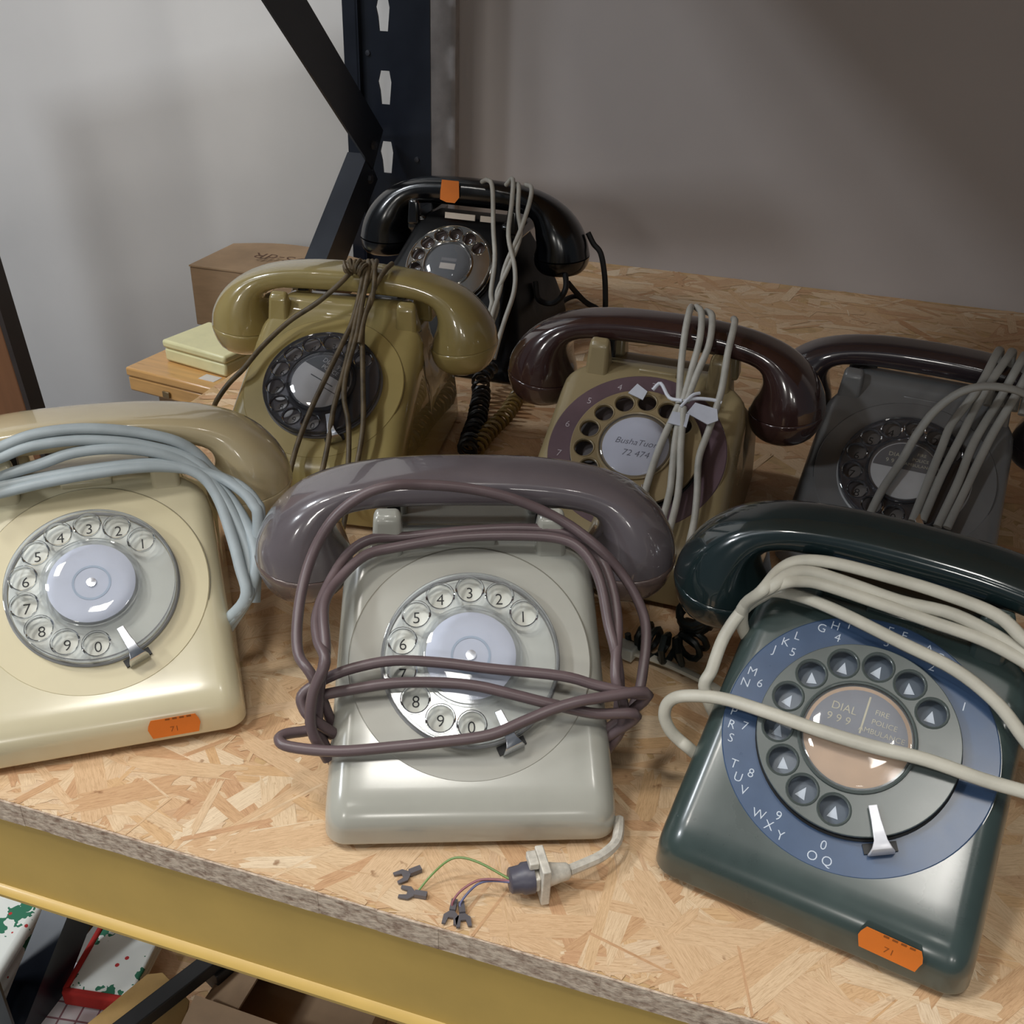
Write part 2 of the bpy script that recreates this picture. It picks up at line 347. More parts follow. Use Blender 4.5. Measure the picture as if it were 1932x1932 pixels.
  [[16.4,23.2,41.0],[20.6,47.5,60.5],[26.3,70.3,79.1],[30.0,84.0,92.4],[34.0,89.7,106.3],[40.9,107.6,118.9],[43.5,124.7,116.2],[43.5,108.7,104.6],[43.5,94.7,91.2]],
  [[25.1,23.1,39.7],[30.3,46.7,58.8],[33.8,68.9,76.9],[41.7,90.4,96.9],[45.5,96.8,111.3],[48.6,107.3,118.7],[51.1,123.9,115.7],[51.1,107.9,104.1],[51.1,93.9,90.7]],
  [[30.3,23.5,40.0],[36.8,53.0,62.0],[42.5,74.7,81.0],[48.9,89.5,98.8],[53.2,99.9,113.5],[56.0,118.0,116.4],[56.0,102.0,104.8],[56.0,88.0,91.4]],
 ],
 'black': [
  [[13.2,102.4,137.8],[21.5,92.4,141.9],[28.3,85.1,137.3],[36.0,65.6,108.6],[43.1,49.4,86.1],[46.1,30.8,64.1],[48.9,24.8,55.1],[48.9,8.8,43.5],[48.9,-5.2,30.1]],
  [[35.4,101.9,137.3],[43.6,94.6,144.2],[48.7,75.9,127.7],[51.6,59.3,104.9],[62.7,43.6,83.0],[66.5,30.5,66.7],[64.2,14.9,47.7],[64.2,-1.1,36.1],[64.2,-15.1,22.7]],
  [[43.7,103.1,138.5],[50.4,90.2,139.6],[55.3,73.4,122.3],[60.7,64.6,104.6],[56.6,45.3,81.9],[51.6,31.3,64.6],[54.4,23.3,53.5],[54.4,7.3,41.9],[54.4,-6.7,28.5]],
  [[52.4,105.5,138.1],[61.2,92.3,138.9],[63.2,79.3,128.4],[59.9,64.4,107.3],[53.5,46.1,82.7],[53.6,31.5,64.8],[53.6,15.5,53.2],[53.6,1.5,39.8]],
 ],
 'black_braid': [
  [[106.4,125.0,97.6],[112.2,125.0,88.2],[119.4,125.0,80.4],[124.6,125.0,60.5],[127.1,125.0,38.4],[127.8,125.0,26.3]],
  [[92.2,100.0,72.4],[98.3,85.0,57.2],[88.9,85.0,42.9],[72.8,90.0,42.3],[66.4,100.0,54.8]],
  [[96.7,100.0,57.7],[103.1,110.0,46.0],[111.6,115.0,36.5],[121.4,120.0,30.2],[127.5,130.0,20.1]],
  [[73.4,151.5,6.0],[69.1,180.3,6.0],[70.4,207.5,6.0],[78.6,221.9,6.0],[92.4,205.7,6.0]],
 ],
 'coil_black': [
  [[-20.1,784.8,20.0],[-28.7,764.6,14.0],[-27.8,745.5,8.0],[-28.4,722.0,8.0],[-29.1,694.9,8.0],[-32.1,668.3,8.0],[-33.7,643.4,8.0]],
 ],
 'coil_gold': [
  [[101.9,236.9,8.0],[100.9,207.1,8.0],[98.6,179.7,8.0],[95.5,165.1,8.0],[91.2,145.0,8.0],[87.5,114.5,8.0]],
 ],
 'coil_green': [
  [[-95.7,138.5,36.0],[-97.2,153.0,18.0],[-94.6,149.2,11.0],[-97.6,136.7,10.0],[-105.6,134.6,10.0],[-114.5,136.7,10.0],[-124.9,140.7,10.0]],
 ],
 'green_plugcord': [
  [[-124.4,128.3,5.0],[-111.0,130.4,4.0],[-94.7,130.4,3.0],[-77.6,126.7,3.0],[-64.6,121.1,3.0]],
 ],
 'midcable': [
  [[50.2,309.5,8.0],[49.4,301.9,8.0],[47.4,295.6,8.0],[41.5,288.4,9.0],[34.5,283.2,10.0],[27.7,278.6,11.0]],
 ],
 'wg': [
  [[6.2,272.4,11.0],[1.9,274.2,12.0],[-7.6,278.3,14.0],[-15.1,280.6,14.0],[-20.4,280.5,12.0],[-26.6,278.5,6.0],[-31.8,273.4,2.0]],
 ],
 'wr': [
  [[6.2,272.4,11.0],[-2.2,273.1,11.0],[-8.4,272.9,10.0],[-14.4,270.5,7.0],[-17.4,267.8,4.0],[-17.7,266.5,2.0]],
 ],
 'wb': [
  [[6.2,271.9,11.0],[-2.1,273.2,10.0],[-7.3,272.7,9.0],[-11.3,271.0,6.0],[-14.6,267.5,3.0],[-13.7,265.6,2.0]],
 ],
}

# ------------------------------------------------------------ the telephones
TILT = 0.6146
A1, PITCH = 0.675, 0.449

def fillet(pts, n=7):
    out = []; k = len(pts)
    for i in range(k):
        a, b, c = [Vector(pts[(i + d) % k][:2]) for d in (-1, 0, 1)]
        r = pts[i][2]
        u = (a - b); v = (c - b); ru = min(r, u.length * .48); rv = min(r, v.length * .48)
        p0 = b + u.normalized() * ru; p1 = b + v.normalized() * rv
        for j in range(n + 1):
            t = j / n; out.append((1 - t) ** 2 * p0 + 2 * t * (1 - t) * b + t * t * p1)
    # resample the long straight runs
    res = []
    for i in range(len(out)):
        a = out[i]; b = out[(i + 1) % len(out)]; L = (b - a).length; m = max(1, int(L / 7))
        if L < 0.02: continue
        for j in range(m): res.append(a + (b - a) * (j / m))
    return res

def shell(prof, hw, r, name, m, parent):
    """rounded moulding: the side profile (y, z) swept across its width, its edges drawn in over radius r"""
    P = fillet(prof); k = len(P)
    area2 = sum(P[i].x * P[(i + 1) % k].y - P[(i + 1) % k].x * P[i].y for i in range(k))
    nr = []; ymin = min(p.x for p in P); ymax = max(p.x for p in P)
    for i in range(k):
        t = (P[(i + 1) % k] - P[i - 1]); n = Vector((-t.y, t.x)).normalized()
        if area2 < 0: n = -n
        if P[i].y < 6:
            e = min(P[i].x - ymin, ymax - P[i].x)
            n = Vector(((1 if P[i].x < (ymin + ymax) / 2 else -1) * max(0.0, 1 - max(0, e - 2) / 14), 0))
        nr.append(n)
    def inset(d): return [P[i] + nr[i] * d for i in range(k)]
    secs = []
    B = inset(r); cy = sum(p.x for p in B) / k; cz = sum(p.y for p in B) / k * 0.8
    for sc in (0.0, .3, .6, .85): secs.append(([Vector((cy, cz)) + (p - Vector((cy, cz))) * sc for p in B], 0.0))
    for j in range(9):
        th = j / 8 * math.pi / 2
        secs.append((inset(r * (1 - math.sin(th))), r * (1 - math.cos(th))))
    rings = []
    for (Q, d) in secs: rings.append([(-(hw(q.x, q.y) - d), q.x, q.y) for q in Q])
    for j in range(1, 12):
        f = j / 12 * 2 - 1
        rings.append([((hw(q.x, q.y) - r) * f, q.x, q.y) for q in P])
    for (Q, d) in secs[::-1]: rings.append([(hw(q.x, q.y) - d, q.x, q.y) for q in Q])
    b = MB(); vs = [v for R_ in rings for v in R_]; fs = []
    for i in range(len(rings) - 1):
        for j in range(k):
            fs.append((i * k + j, i * k + (j + 1) % k, (i + 1) * k + (j + 1) % k, (i + 1) * k + j) if area2 < 0 else (i * k + j, (i + 1) * k + j, (i + 1) * k + (j + 1) % k, i * k + (j + 1) % k))
    b.add(vs, fs)
    return b.build(name, m, parent, angle=60)

HST = [  # half a handset: outer x, z; inner x, z; half depth; squareness
 (0, 0, 0, -16, 16, 3.4), (26, -.7, 26, -16.4, 16, 3.4), (50, -3.6, 47, -18, 16.5, 3.2), (68, -8.5, 58, -22, 18, 2.9), (82, -15.5, 61, -29, 21.5, 2.5),
 (92.5, -25, 60, -37, 24.5, 2.2), (99, -36, 57.5, -44, 26.5, 2.1), (101, -45, 56, -50, 27, 2.05)]
HCAP = [(100.2, -45.3, 56.6, -50.3, 26.4, 2.05), (101.3, -46.0, 55.4, -51.0, 27.6, 2.05), (100, -53, 56, -56, 26.4, 2.05), (97, -60, 58.5, -61.5, 23.5, 2.05), (91, -65, 64, -65.5, 17, 2.05), (84, -67, 72, -67, 8, 2.05)]
def ring(st, sg, yc, z0, kx, n=28):
    xo, zo, xi, zi, hd, e = st
    out = []
    for i in range(n):
        a = 2 * math.pi * i / n; c = math.cos(a); s_ = math.sin(a)
        pc = math.copysign(abs(c) ** (2 / e), c); ps = math.copysign(abs(s_) ** (2 / e), s_)
        f = (pc + 1) / 2
        out.append((sg * kx * (xi + (xo - xi) * f), yc + hd * ps * sg, z0 + zi + (zo - zi) * f))
    return out
def interp(sts, k=3):
    out = []
    S = [sts[0]] + list(sts) + [sts[-1]]
    for i in range(1, len(S) - 2):
        for j in range(k):
            t = j / k; a, b, c, d = S[i - 1:i + 3]
            out.append(tuple(0.5 * (2 * b[q] + (c[q] - a[q]) * t + (2 * a[q] - 5 * b[q] + 4 * c[q] - d[q]) * t * t + (3 * b[q] - a[q] - 3 * c[q] + d[q]) * t ** 3) for q in range(6)))
    out.append(sts[-1]); return out
def loft(rings, cap0=True, cap1=True):
    n = len(rings[0]); b = MB()
    fs = [(i * n + j, (i + 1) * n + j, (i + 1) * n + (j + 1) % n, i * n + (j + 1) % n) for i in range(len(rings) - 1) for j in range(n)]
    if cap0: fs.append(tuple(range(n)))
    if cap1: fs.append(tuple(range((len(rings) - 1) * n, len(rings) * n))[::-1])
    return b.add([v for r in rings for v in r], fs)

def handset(parent, m, mcap, z0, yc=121, kx=1.0, st=HST, cap=HCAP):
    S = interp(st)
    n = 28
    L = []
    for s_ in S[::-1]:
        rr = ring(s_, 1, yc, z0, kx, n); L.append([(-x, y, z) for x, y, z in rr])
    for s_ in S[1:]: L.append(ring(s_, 1, yc, z0, kx, n))
    h = loft(L).build('handset', m, parent, angle=60)
    C_ = interp(cap, 2)
    for sg, nm in ((-1, 'earpiece_cap'), (1, 'mouthpiece_cap')):
        R_ = [[(sg * x, y, z) for x, y, z in ring(s_, 1, yc, z0, kx, n)] for s_ in C_]
        if sg < 0: R_ = [r[::-1] for r in R_]
        loft(R_).build(nm, mcap, h, angle=60)
    return h

def dial(parent, d, lift, tilt=TILT, org=None, wheel='clear'):
    """the dial assembly, in its own frame: x right, y up the face, z out of it"""
    y0, z0 = org if org else (54.3, 57.9 + lift)
    D = TI(0, y0 * MM, z0 * MM) @ RX(tilt)
    R0 = d.get('bezel_r', 52.4)
    b = MB().lathe([(R0, -2), (R0, 0.5), (R0 - .5, 0.9), (37.6, 0.9), (37.0, 0.2), (0.001, 0.2)], 96)
    dl = b.build('dial', d['bezel'], parent, M=D, angle=25)
    MB().lathe([(R0 + .02, -.5), (R0 + .02, .25), (R0 + .32, .25), (R0 + .32, -.5)], 96, closed=True).build('bezel_seam', d['seam'], dl)
    MB().lathe([(38.9, 0.5), (38.9, 1.5), (38.1, 2.0), (37.4, 1.5), (37.4, .5)], 72, closed=True).build('dial_rim', d['rim'], dl)
    MB().lathe([(36.9, 0.3), (36.9, 1.0), (36.4, 1.2), (0.001, 1.2)], 72).build('number_plate', d['plate'], dl)
    digits = '1234567890'
    nb = MB(); tb = MB(); lb = MB()
    letters = ['', 'ABC', 'DEF', 'GHI', 'JKL', 'MN', 'PRS', 'TUV', 'WXY', 'OQ']
    for i, ch in enumerate(digits):
        a = A1 + PITCH * i
        if d['digits'] == 'inside':
            nb.text(ch, d.get('dsize', 7.4), TI(30 * math.cos(a), 30 * math.sin(a), 1.28))
        else:
            t = MB(); M = TI(30 * math.cos(a), 30 * math.sin(a), 1.24) @ RZ(0.3 * math.sin(i * 2.1) if d.get('letters') else 0)
            if d.get('letters'): tb.prism([(-2.1, -2.2), (2.1, -2.2), (0, 2.6)], 0, .08, M)
            ra = 43.3 if d.get('letters') else 45.5
            rot = a - math.pi / 2
            up = rot if math.sin(a) > -0.55 and abs(math.cos(a)) < 0.75 else 0
            nb.text(ch, 5.2 if d.get('letters') else 6.0, TI(ra * math.cos(a), ra * math.sin(a), 1.0))
            if d.get('letters'):
                wd = letters[i]; k = len(wd)
                for j, c_ in enumerate(wd):
                    # letters follow the arc, reading clockwise over the top and down the left
                    da = (0.115 * ((k - 1) / 2 - j)) * (1 if math.sin(a) > -0.6 else -1)
                    if math.cos(a) < -0.3 and math.sin(a) < 0.62 : da = -da if math.sin(a) > -0.6 else da
                    aa = a + da
                    nb.text(c_, 5.2, TI(48.6 * math.cos(aa), 48.6 * math.sin(aa), 1.0) @ RZ(0.0))
    nb.build('numerals', d['ink'], dl, smooth=False)
    if tb.v: tb.build('hole_arrows', d['ink'], dl, smooth=False)
    # finger wheel: a disc with ten holes, each with a raised lip
    holes = [circ(30 * math.cos(A1 + PITCH * i), 30 * math.sin(A1 + PITCH * i), 5.75, 28) for i in range(10)]
    key = ('wheel', wheel == 'solid')
    if key not in _tc: _tc[key] = plate_geo(circ(0, 0, 37.9, 96), holes, 2.0 if wheel != 'solid' else 2.6, 0.35)
    wv, wf = _tc[key]
    wb = MB().add(wv, wf, TI(0, 0, 5.6))
    for i in range(10):
        a = A1 + PITCH * i
        rr = 5.75
        wb.lathe([(rr, 4.6), (rr - .1, 6.9), (rr + .35, 7.3), (rr + .75, 6.9), (rr + .8, 6.4)], 24, TI(30 * math.cos(a), 30 * math.sin(a), 0), closed=True)
    if wheel != 'solid':
        wb.lathe([(37.9, 4.4), (37.9, 6.8), (37.4, 7.2), (36.9, 6.8), (36.9, 4.4)], 96, closed=True)
    wb.lathe([(22.6, 6.2), (22.4, 8.0), (21.8, 8.4), (21.2, 8.0), (21.2, 6.2)], 64, closed=True)
    wh = wb.build('finger_wheel', d['wheel'], dl, angle=35)
    lr = d.get('label_r', 19.4)
    lab = MB().lathe([(lr, 6.3), (lr, 7.0), (0.001, 7.0)], 64).build('label_card', d['label'], dl)
    if d.get('print'): d['print'](lab)
    cap = MB().lathe([(21.1, 7.4), (20.8, 8.6), (19.5, 9.1), (12, 9.5), (0.001, 9.6)], 64)
    if wheel == 'clear_cap' or wheel == 'clear' or wheel == 'solid':
        cap.build('label_window', d['window'], dl, angle=30)
    # finger stop: foot outside the wheel, strip bent over its face
    a = d.get('stop', 5.13)
    M = RZ(a - math.pi / 2)
    fb = MB()
    path = [(43.0, 1.0), (43.2, 6.5), (42.2, 9.4), (40.0, 10.2), (33.0, 9.6), (27.0, 9.0)]
    wid = [5.0, 4.6, 3.6, 2.4, 1.8, 1.6]
    vs = []; fs = []
    for (q, z), w_ in zip(path, wid): vs += [(-w_, q, z), (w_, q, z), (w_, q + (.1 if q > 42 else 0), z + .9), (-w_, q, z + .9)] if q < 41 else [(-w_, q, z), (w_, q, z), (w_, q + .9, z), (-w_, q + .9, z)]
    for i in range(len(path) - 1):
        for j in range(4): fs.append((i * 4 + j, i * 4 + (j + 1) % 4, i * 4 + 4 + (j + 1) % 4, i * 4 + 4 + j))
    fs += [(3, 2, 1, 0), tuple(range(len(vs) - 4, len(vs)))]
    fb.add(vs, fs, M)
    fb.build('finger_stop', d['metal'], dl, angle=50, bevel=.25)
    sb = MB().box(-6.2, 6.2, 39.4, 43.1, .6, 2.2, M)
    sb.build('finger_stop_slot', d['dark'], dl, smooth=False)
    return dl

def sticker(parent, x, y, z, rx, w_, h_, m, ink, txt=None, rz=0.0, ry=0.0):
    M = TI(x * MM, y * MM, z * MM) @ RZ(ry) @ RX(rx) @ RZ(rz)
    a, b = w_ / 2, h_ / 2
    pts = [(-a + 1.6, -b), (a - 1.2, -b), (a - .6, -b * .4), (a, 0), (a - .6, b * .5), (a - 1.8, b), (-a + 1.8, b), (-a + .4, b * .4), (-a, 0), (-a + .6, -b * .4)]
    s_ = MB().prism(pts, 0, .15).build('price_sticker', m, parent, smooth=False, M=M)
    if txt:
        t = MB().text(txt, 4.2, TI(0, -b * .28, .18))
        for i in range(4): t.box(-3.5 + i * 3.1, -1.5 + i * 3.1, b * .78, b * .98, .16, .2)
        t.build('sticker_print', ink, s_, smooth=False)
    return s_

def cords(parent, key, m, r, flat=1.0, up=None, name='line_cord'):
    for path in CORDS[key]:
        MB().tube(path, r, n=10, flat=flat, up=up, sub=5).build(name, m, parent, angle=80)

def std_hw(W=61.5, lift=0, neck=15):
    def hw(y, z):
        n = sstep(93, 108, y) * sstep(38 + lift, 62 + lift, z)
        return W - 5.0 * min(1, z / (85 + lift)) - neck * n
    return hw

def phone(label, x, y, rz, lift, d, cradle=True, feet=True):
    t = thing('rotary_telephone', label, 'telephone', x, y, 0, rz)
    pz = lambda yy: 57.9 + lift + 0.706 * (yy - 54.3)
    prof = [(1.0, 4.0, 1.5), (-0.6, pz(0) + .6, 13), (99, pz(99), 10), (106, 90.5 + d.get('ledge', 0) + lift, 6), (119 + d.get('ledge', 0) * .3, 89 + d.get('ledge', 0) + lift, 4), (128, 82 + lift, 4), (150, 84 + lift, 9), (187, 34, 20), (189, 4.0, 1.5)]
    px = d.get('prong_x', 37)
    shell(prof, std_hw(lift=lift, neck=d.get('neck', 15)), 10, 'body', d['body'], t)
    dial(t, d, lift, wheel=d.get('wheelkind', 'clear'))
    # cradle prongs that hold the handset, and the ledge between them
    for sx in (-1, 1):
        for yy, top in ((101, 106.5 if not d.get('ledge') else 102.5), (144, 108)):
            y0, y1 = (yy - 4.5, yy + 4.5)
            MB().add([(sx * 30, y0 - 3, 82 + lift), (sx * 44.5, y0 - 3, 82 + lift), (sx * 45, y1 + 6, 80 + lift), (sx * 29, y1 + 6, 80 + lift),
                      (sx * 30.5, y0 - 1.5, top - 2 + lift), (sx * 43, y0 - 1.5, top - 2 + lift), (sx * 42.5, y1 - 5, top + 2 + lift), (sx * 31, y1 - 5, top + 2 + lift)] if yy < 120 else
                     [(sx * 29, y0 - 4, 78 + lift), (sx * 45, y0 - 4, 78 + lift), (sx * 45, y1 + 6, 76 + lift), (sx * 29, y1 + 6, 76 + lift),
                      (sx * 31, y0 + 4, top + lift), (sx * 42.5, y0 + 4, top + lift), (sx * 42.5, y1, top - 2 + lift), (sx * 31, y1, top - 2 + lift)],
                     [(0, 3, 2, 1), (4, 5, 6, 7), (0, 1, 5, 4), (1, 2, 6, 5), (2, 3, 7, 6), (3, 0, 4, 7)] if sx > 0 else [(0, 1, 2, 3), (7, 6, 5, 4), (4, 5, 1, 0), (5, 6, 2, 1), (6, 7, 3, 2), (7, 4, 0, 3)]).build('cradle_prong', d['body'], t, bevel=2.4, seg=3, M=TI(sx * (px - 37) * MM, 0, 0))
    MB().box(-12, 12, 99, 108, 86 + lift, 91.5 + lift).build('carry_ledge', d['body'], t, bevel=1.0)
    for sx in (-35, 35): MB().box(sx - 3, sx + 3, 118, 124, 80 + lift, 100 + lift).build('hook_switch', d['dark'], t, bevel=.6)
    for sx in (-46, 46):
        for yy in (18, 172): MB().lathe([(6, 0.45), (6.5, 1), (6.5, 5.0)], 20, TI(sx, yy, 0)).build('rubber_foot', d['dark'], t)
    handset(t, d['hand'], d['handcap'], 119 + lift)
    return t

# shared small materials
dark = mat('black_rubber', (22, 22, 24), .5)
metal = mat('bright_metal', (215, 218, 225), .25, metal=1.0, noise=.02)
brass = mat('brass_edge', (140, 120, 90), .4, metal=.6)
orange = mat('orange_sticker', (226, 122, 36), .6, noise=.03)
sink = mat('sticker_ink', (150, 80, 20), .7)
ink = mat('black_ink', (45, 45, 48), .6)
whiteink = mat('white_ink', (205, 214, 226), .6)
clear = clear_plastic('clear_plastic', (252, 253, 254), .05, .06)
cleargrey = clear_plastic('clear_plastic_smoky', (205, 205, 210), .04, .07)
window = clear_plastic('clear_window', (252, 253, 255), .03, .05)
rim_grey = mat('rim_grey', (150, 150, 150), .35)
grime = mat('seam_grime', (120, 115, 100), .7)

# --- cream telephone, front left
cream = mat('cream_plastic', (212, 202, 170), .24, noise=.02, coat=.6, scale=22)
cream2 = mat('cream_plastic_bezel', (208, 196, 160), .34, noise=.02, scale=22)
creamh = mat('cream_plastic_handset', (196, 180, 144), .20, noise=.03, coat=1, scale=22)
paleplate = mat('pale_number_plate', (232, 233, 224), .5, noise=.02)
blue_label = mat('pale_blue_label', (222, 226, 238), .5, noise=.03, scale=80)
greycord = mat('blue_grey_cord', (168, 178, 182), .45, noise=.05)
def rings_print(m1):
    def f(lab):
        MB().lathe([(8.6, 7.05), (8.6, 7.3), (7.6, 7.3), (7.6, 7.05)], 40, closed=True).build('label_ring', m1, lab)
        MB().lathe([(2.4, 7.0), (2.2, 7.9), (0.001, 8.1)], 24).build('centre_screw', metal, lab)
    return f
ring_tint = mat('label_ring_tint', (190, 205, 222), .5)
dc = dict(body=cream, hand=creamh, handcap=creamh, bezel=cream2, seam=grime, rim=rim_grey, plate=paleplate, ink=ink, wheel=clear, label=blue_label,
          window=window, metal=metal, dark=dark, digits='inside', print=rings_print(ring_tint))
ph = phone('cream rotary telephone at front left with looped blue-grey cord', -178.4, 342.2, .3212, 0, dc)
cords(ph, 'cream', greycord, 2.9, flat=.7, up=(0, -.57, .82))
sticker(ph, 29.2, -1.15, 13.5, math.pi / 2 - .02, 23, 10.5, orange, sink, '71')

# --- light grey telephone with brown-grey handset, front middle
lgrey = mat('light_grey_plastic', (176, 175, 165), .24, noise=.03, coat=.6, scale=24)
lgrey2 = mat('light_grey_bezel', (170, 168, 158), .36, noise=.03, scale=24)
pgrey = mat('brown_grey_plastic', (106, 98, 102), .22, noise=.05, coat=1, scale=30)
pcap = mat('wood_reflection_cap', (104, 88, 84), .28, noise=.05, coat=.5)  # browner than the handset: the shelf wood's reflection put into the colour
pcord = mat('brown_grey_cord', (104, 88, 90), .38, noise=.05)
dm = dict(dc, body=lgrey, hand=pgrey, handcap=pcap, bezel=lgrey2)
ph = phone('light grey rotary telephone with brown-grey handset, front middle', -11.56, 296.1, .0752, 0, dm)
cords(ph, 'mid', pcord, 2.35)

# --- dark green telephone, front right
green = mat('dark_green_plastic', (58, 72, 70), .3, noise=.08, coat=.6, scale=28, rnoise=.1)
greenh = mat('dark_green_handset', (28, 42, 44), .20, noise=.08, coat=1, scale=28)
greenw = mat('green_grey_wheel', (84, 92, 90), .3, noise=.05, coat=.2)
bluering = mat('blue_letter_ring', (64, 86, 118), .3, noise=.05, coat=.1, spec=.35)
tan = mat('tan_label', (196, 164, 132), .55, noise=.04, scale=90)
greylab = mat('grey_label_print', (130, 130, 134), .5)
palecord = mat('pale_cream_cord', (196, 192, 178), .45, noise=.06)
tanink = mat('pale_tan_ink', (205, 195, 165), .6)
def emergency(lab):
    pts = [(18.8 * math.cos(a), 18.8 * math.sin(a)) for a in [math.radians(-7 + i * 8.8) for i in range(23)]]
    MB().prism(pts, 7.0, 7.12).build('label_panel', greylab, lab, smooth=False)
    t = MB()
    t.text('DIAL', 4.6, TI(-7.6, 9.2, 7.2)); t.text('9 9 9', 4.6, TI(-8.4, 4.4, 7.2)); t.box(.2, .9, 1.5, 17, 7.13, 7.2)
    for i, s_ in enumerate(('FIRE', 'POLICE', 'AMBULANCE')): t.text(s_, 3.0, TI(8.4 if i else 6.5, 11.6 - i * 4.0, 7.2))
    t.box(-16, 16, -2.9, -.9, 7.02, 7.1)
    t.build('label_print', tanink, lab, smooth=False)
dg = dict(body=green, hand=greenh, handcap=greenh, bezel=bluering, seam=green, rim=dark, plate=mat('blue_grey_plate', (96, 106, 118), .4), ink=whiteink,
          wheel=greenw, label=tan, window=window, metal=mat('white_metal', (240, 240, 246), .3, metal=.2), dark=dark, digits='outside', letters=True, wheelkind='solid', print=emergency, stop=5.20, label_r=20.2)
ph = phone('dark green rotary telephone with blue letter ring, front right', 114.8, 258.4, -.478, 1, dg)
cords(ph, 'green', palecord, 2.75, flat=.62, up=(0, -.57, .82))
sticker(ph, 32.0, -1.15, 18.2, math.pi / 2 - .02, 23, 11, orange, sink, '71', rz=-.05)
MB().coil(CORDS['coil_green'][0], 7.4, 1.8, 6.6).build('coiled_cord', mat('black_green_cord', (30, 38, 38), .35), ph)
pc = MB().tube(CORDS['green_plugcord'][0], 2.6, flat=.6, up=(0, 0, 1), sub=4).build('loose_cord_end', palecord, ph)
MB().box(-5.5, 5.5, -4.2, 4.2, -3.5, 4, TI(-125, 128.5, 5) @ RZ(-.1)).build('line_plug', mat('white_plug', (205, 210, 205), .4), pc, bevel=.8)

# --- ochre telephone, second row left
ochre = mat('ochre_plastic', (168, 150, 96), .24, noise=.04, coat=1, scale=24)
ochre2 = mat('ochre_bezel', (170, 150, 92), .32, noise=.04, scale=24)
dplate = mat('dark_number_plate', (118, 112, 112), .4)
whitelab = mat('white_label', (205, 200, 196), .5, noise=.03, scale=80)
brcord = mat('dirty_tan_cord', (116, 100, 74), .55, noise=.2, scale=120)
def ochre_print(lab):
    M = RZ(-.45)
    b = MB().prism([(19.2 * math.cos(a), 19.2 * math.sin(a)) for a in [math.radians(18 + i * 8) for i in range(19)]], 7.0, 7.12, M)
    b.build('label_panel', mat('label_black', (58, 56, 58), .5), lab, smooth=False)
    t = MB()
    t.text('DIAL 999', 4.6, M @ TI(0, 13.6, 7.2)); t.text('POLICE', 4.0, M @ TI(0, 9.2, 7.2))
    t.build('label_print', whitelab, lab, smooth=False)
    MB().box(-9, 9, 0.2, .9, 7.0, 7.1, M).box(4, 16, -3.2, -2.6, 7.0, 7.1, M).build('label_line', ink, lab, smooth=False)
do = dict(body=ochre, hand=ochre, handcap=ochre, bezel=ochre2, seam=mat('ochre_seam', (110, 92, 52), .7), rim=mat('rim_smoky', (130, 128, 128), .2, coat=.5), plate=dplate, ink=mat('ink2', (30, 28, 30), .5), wheel=cleargrey,
          label=whitelab, window=window, metal=metal, dark=dark, digits='inside', dsize=6.2, print=ochre_print, prong_x=44, neck=10, ledge=10)
ph = phone('ochre yellow rotary telephone tied with thin brown cord, behind the cream one', -132.6, 552.5, -.154, 15, do)
cords(ph, 'ochre', brcord, 1.7)
MB().coil(CORDS['coil_gold'][0], 5.6, 1.4, 7.6).build('coiled_cord', mat('gold_cord', (128, 104, 52), .4), ph)
kn = MB()
for i in range(4): kn.coil([(3, 104 - i * .6, 135 + i), (8 + i, 101 + i, 139), (14 + i, 100 + i * .5, 138 - i)], 2.6 + (i % 3) * 1.0, 1.1, 3.1 + i * .5)
kn.build('cord_knot', brcord, ph)
sticker(ph, 31, -.9 + 1.4, 33, math.pi / 2 - .2, 17, 13, mat('faded_orange_sticker', (216, 92, 28), .6), sink)

# --- beige telephone with dark brown handset, second row middle
beige = mat('beige_plastic', (150, 134, 100), .3, noise=.04, coat=.2, scale=24)
bwheel = mat('beige_wheel', (142, 124, 92), .32, noise=.04, coat=.2)
plum = mat('plum_ring', (98, 78, 84), .35, noise=.04)
dbrown = mat('dark_brown_plastic', (58, 38, 36), .18, noise=.06, coat=1)
whcord = mat('dull_white_cord', (182, 178, 168), .5, noise=.08, scale=90)
def hand_print(lab):
    t = MB(); M = RZ(.02)
    t.text('BushaTuon', 5.6, M @ TI(0, 2.2, 7.05), shear=.3); t.text('72 474', 5.8, M @ TI(1, -5.2, 7.05), shear=.2)
    t.build('label_handwriting', mat('pen_ink', (88, 88, 104), .6), lab, smooth=False)
dt = dict(body=beige, hand=dbrown, handcap=dbrown, bezel=plum, seam=beige, rim=dark, plate=mat('dark_plate', (52, 42, 40), .5), ink=mat('mauve_ink', (178, 166, 170), .6), wheel=bwheel,
          label=mat('white_paper_label', (205, 203, 210), .6, noise=.02), window=window, metal=metal, dark=dark, digits='outside', wheelkind='solid', print=hand_print)
ph = phone('beige rotary telephone with dark brown handset and plum ring, behind the grey one', 54.8, 484.2, -.311, 11.5, dt)
cords(ph, 'twotone', whcord, 2.1)
tie = MB().tube([(2, 77, 100), (6, 79, 104), (13, 72, 99), (21, 69.5, 99.5)], 1.1, sub=4)
tie.tube([(22, 69, 99.5), (28, 72, 101), (38, 74, 101), (43, 74, 100)], 1.1, sub=4).tube([(21, 66, 97), (26, 71, 103), (30, 74, 104)], .9, sub=4)
tie.build('twist_tie', mat('white_tie', (222, 224, 232), .5), ph)
tg = MB().prism([(-8, -4), (6, -5), (10, 0), (6, 6), (-7, 4)], 0, .8, TI(34, 66, 95) @ RX(.7) @ RZ(-.3)).prism([(-6, -5), (5, -6), (5, 3), (-5, 3)], 0, .8, TI(22, 62, 92) @ RX(.6))
tg.prism([(-5, -4), (5, -3), (4, 3), (-4, 4)], 0, .8, TI(-6, 77, 97) @ RX(.7) @ RZ(-.4))
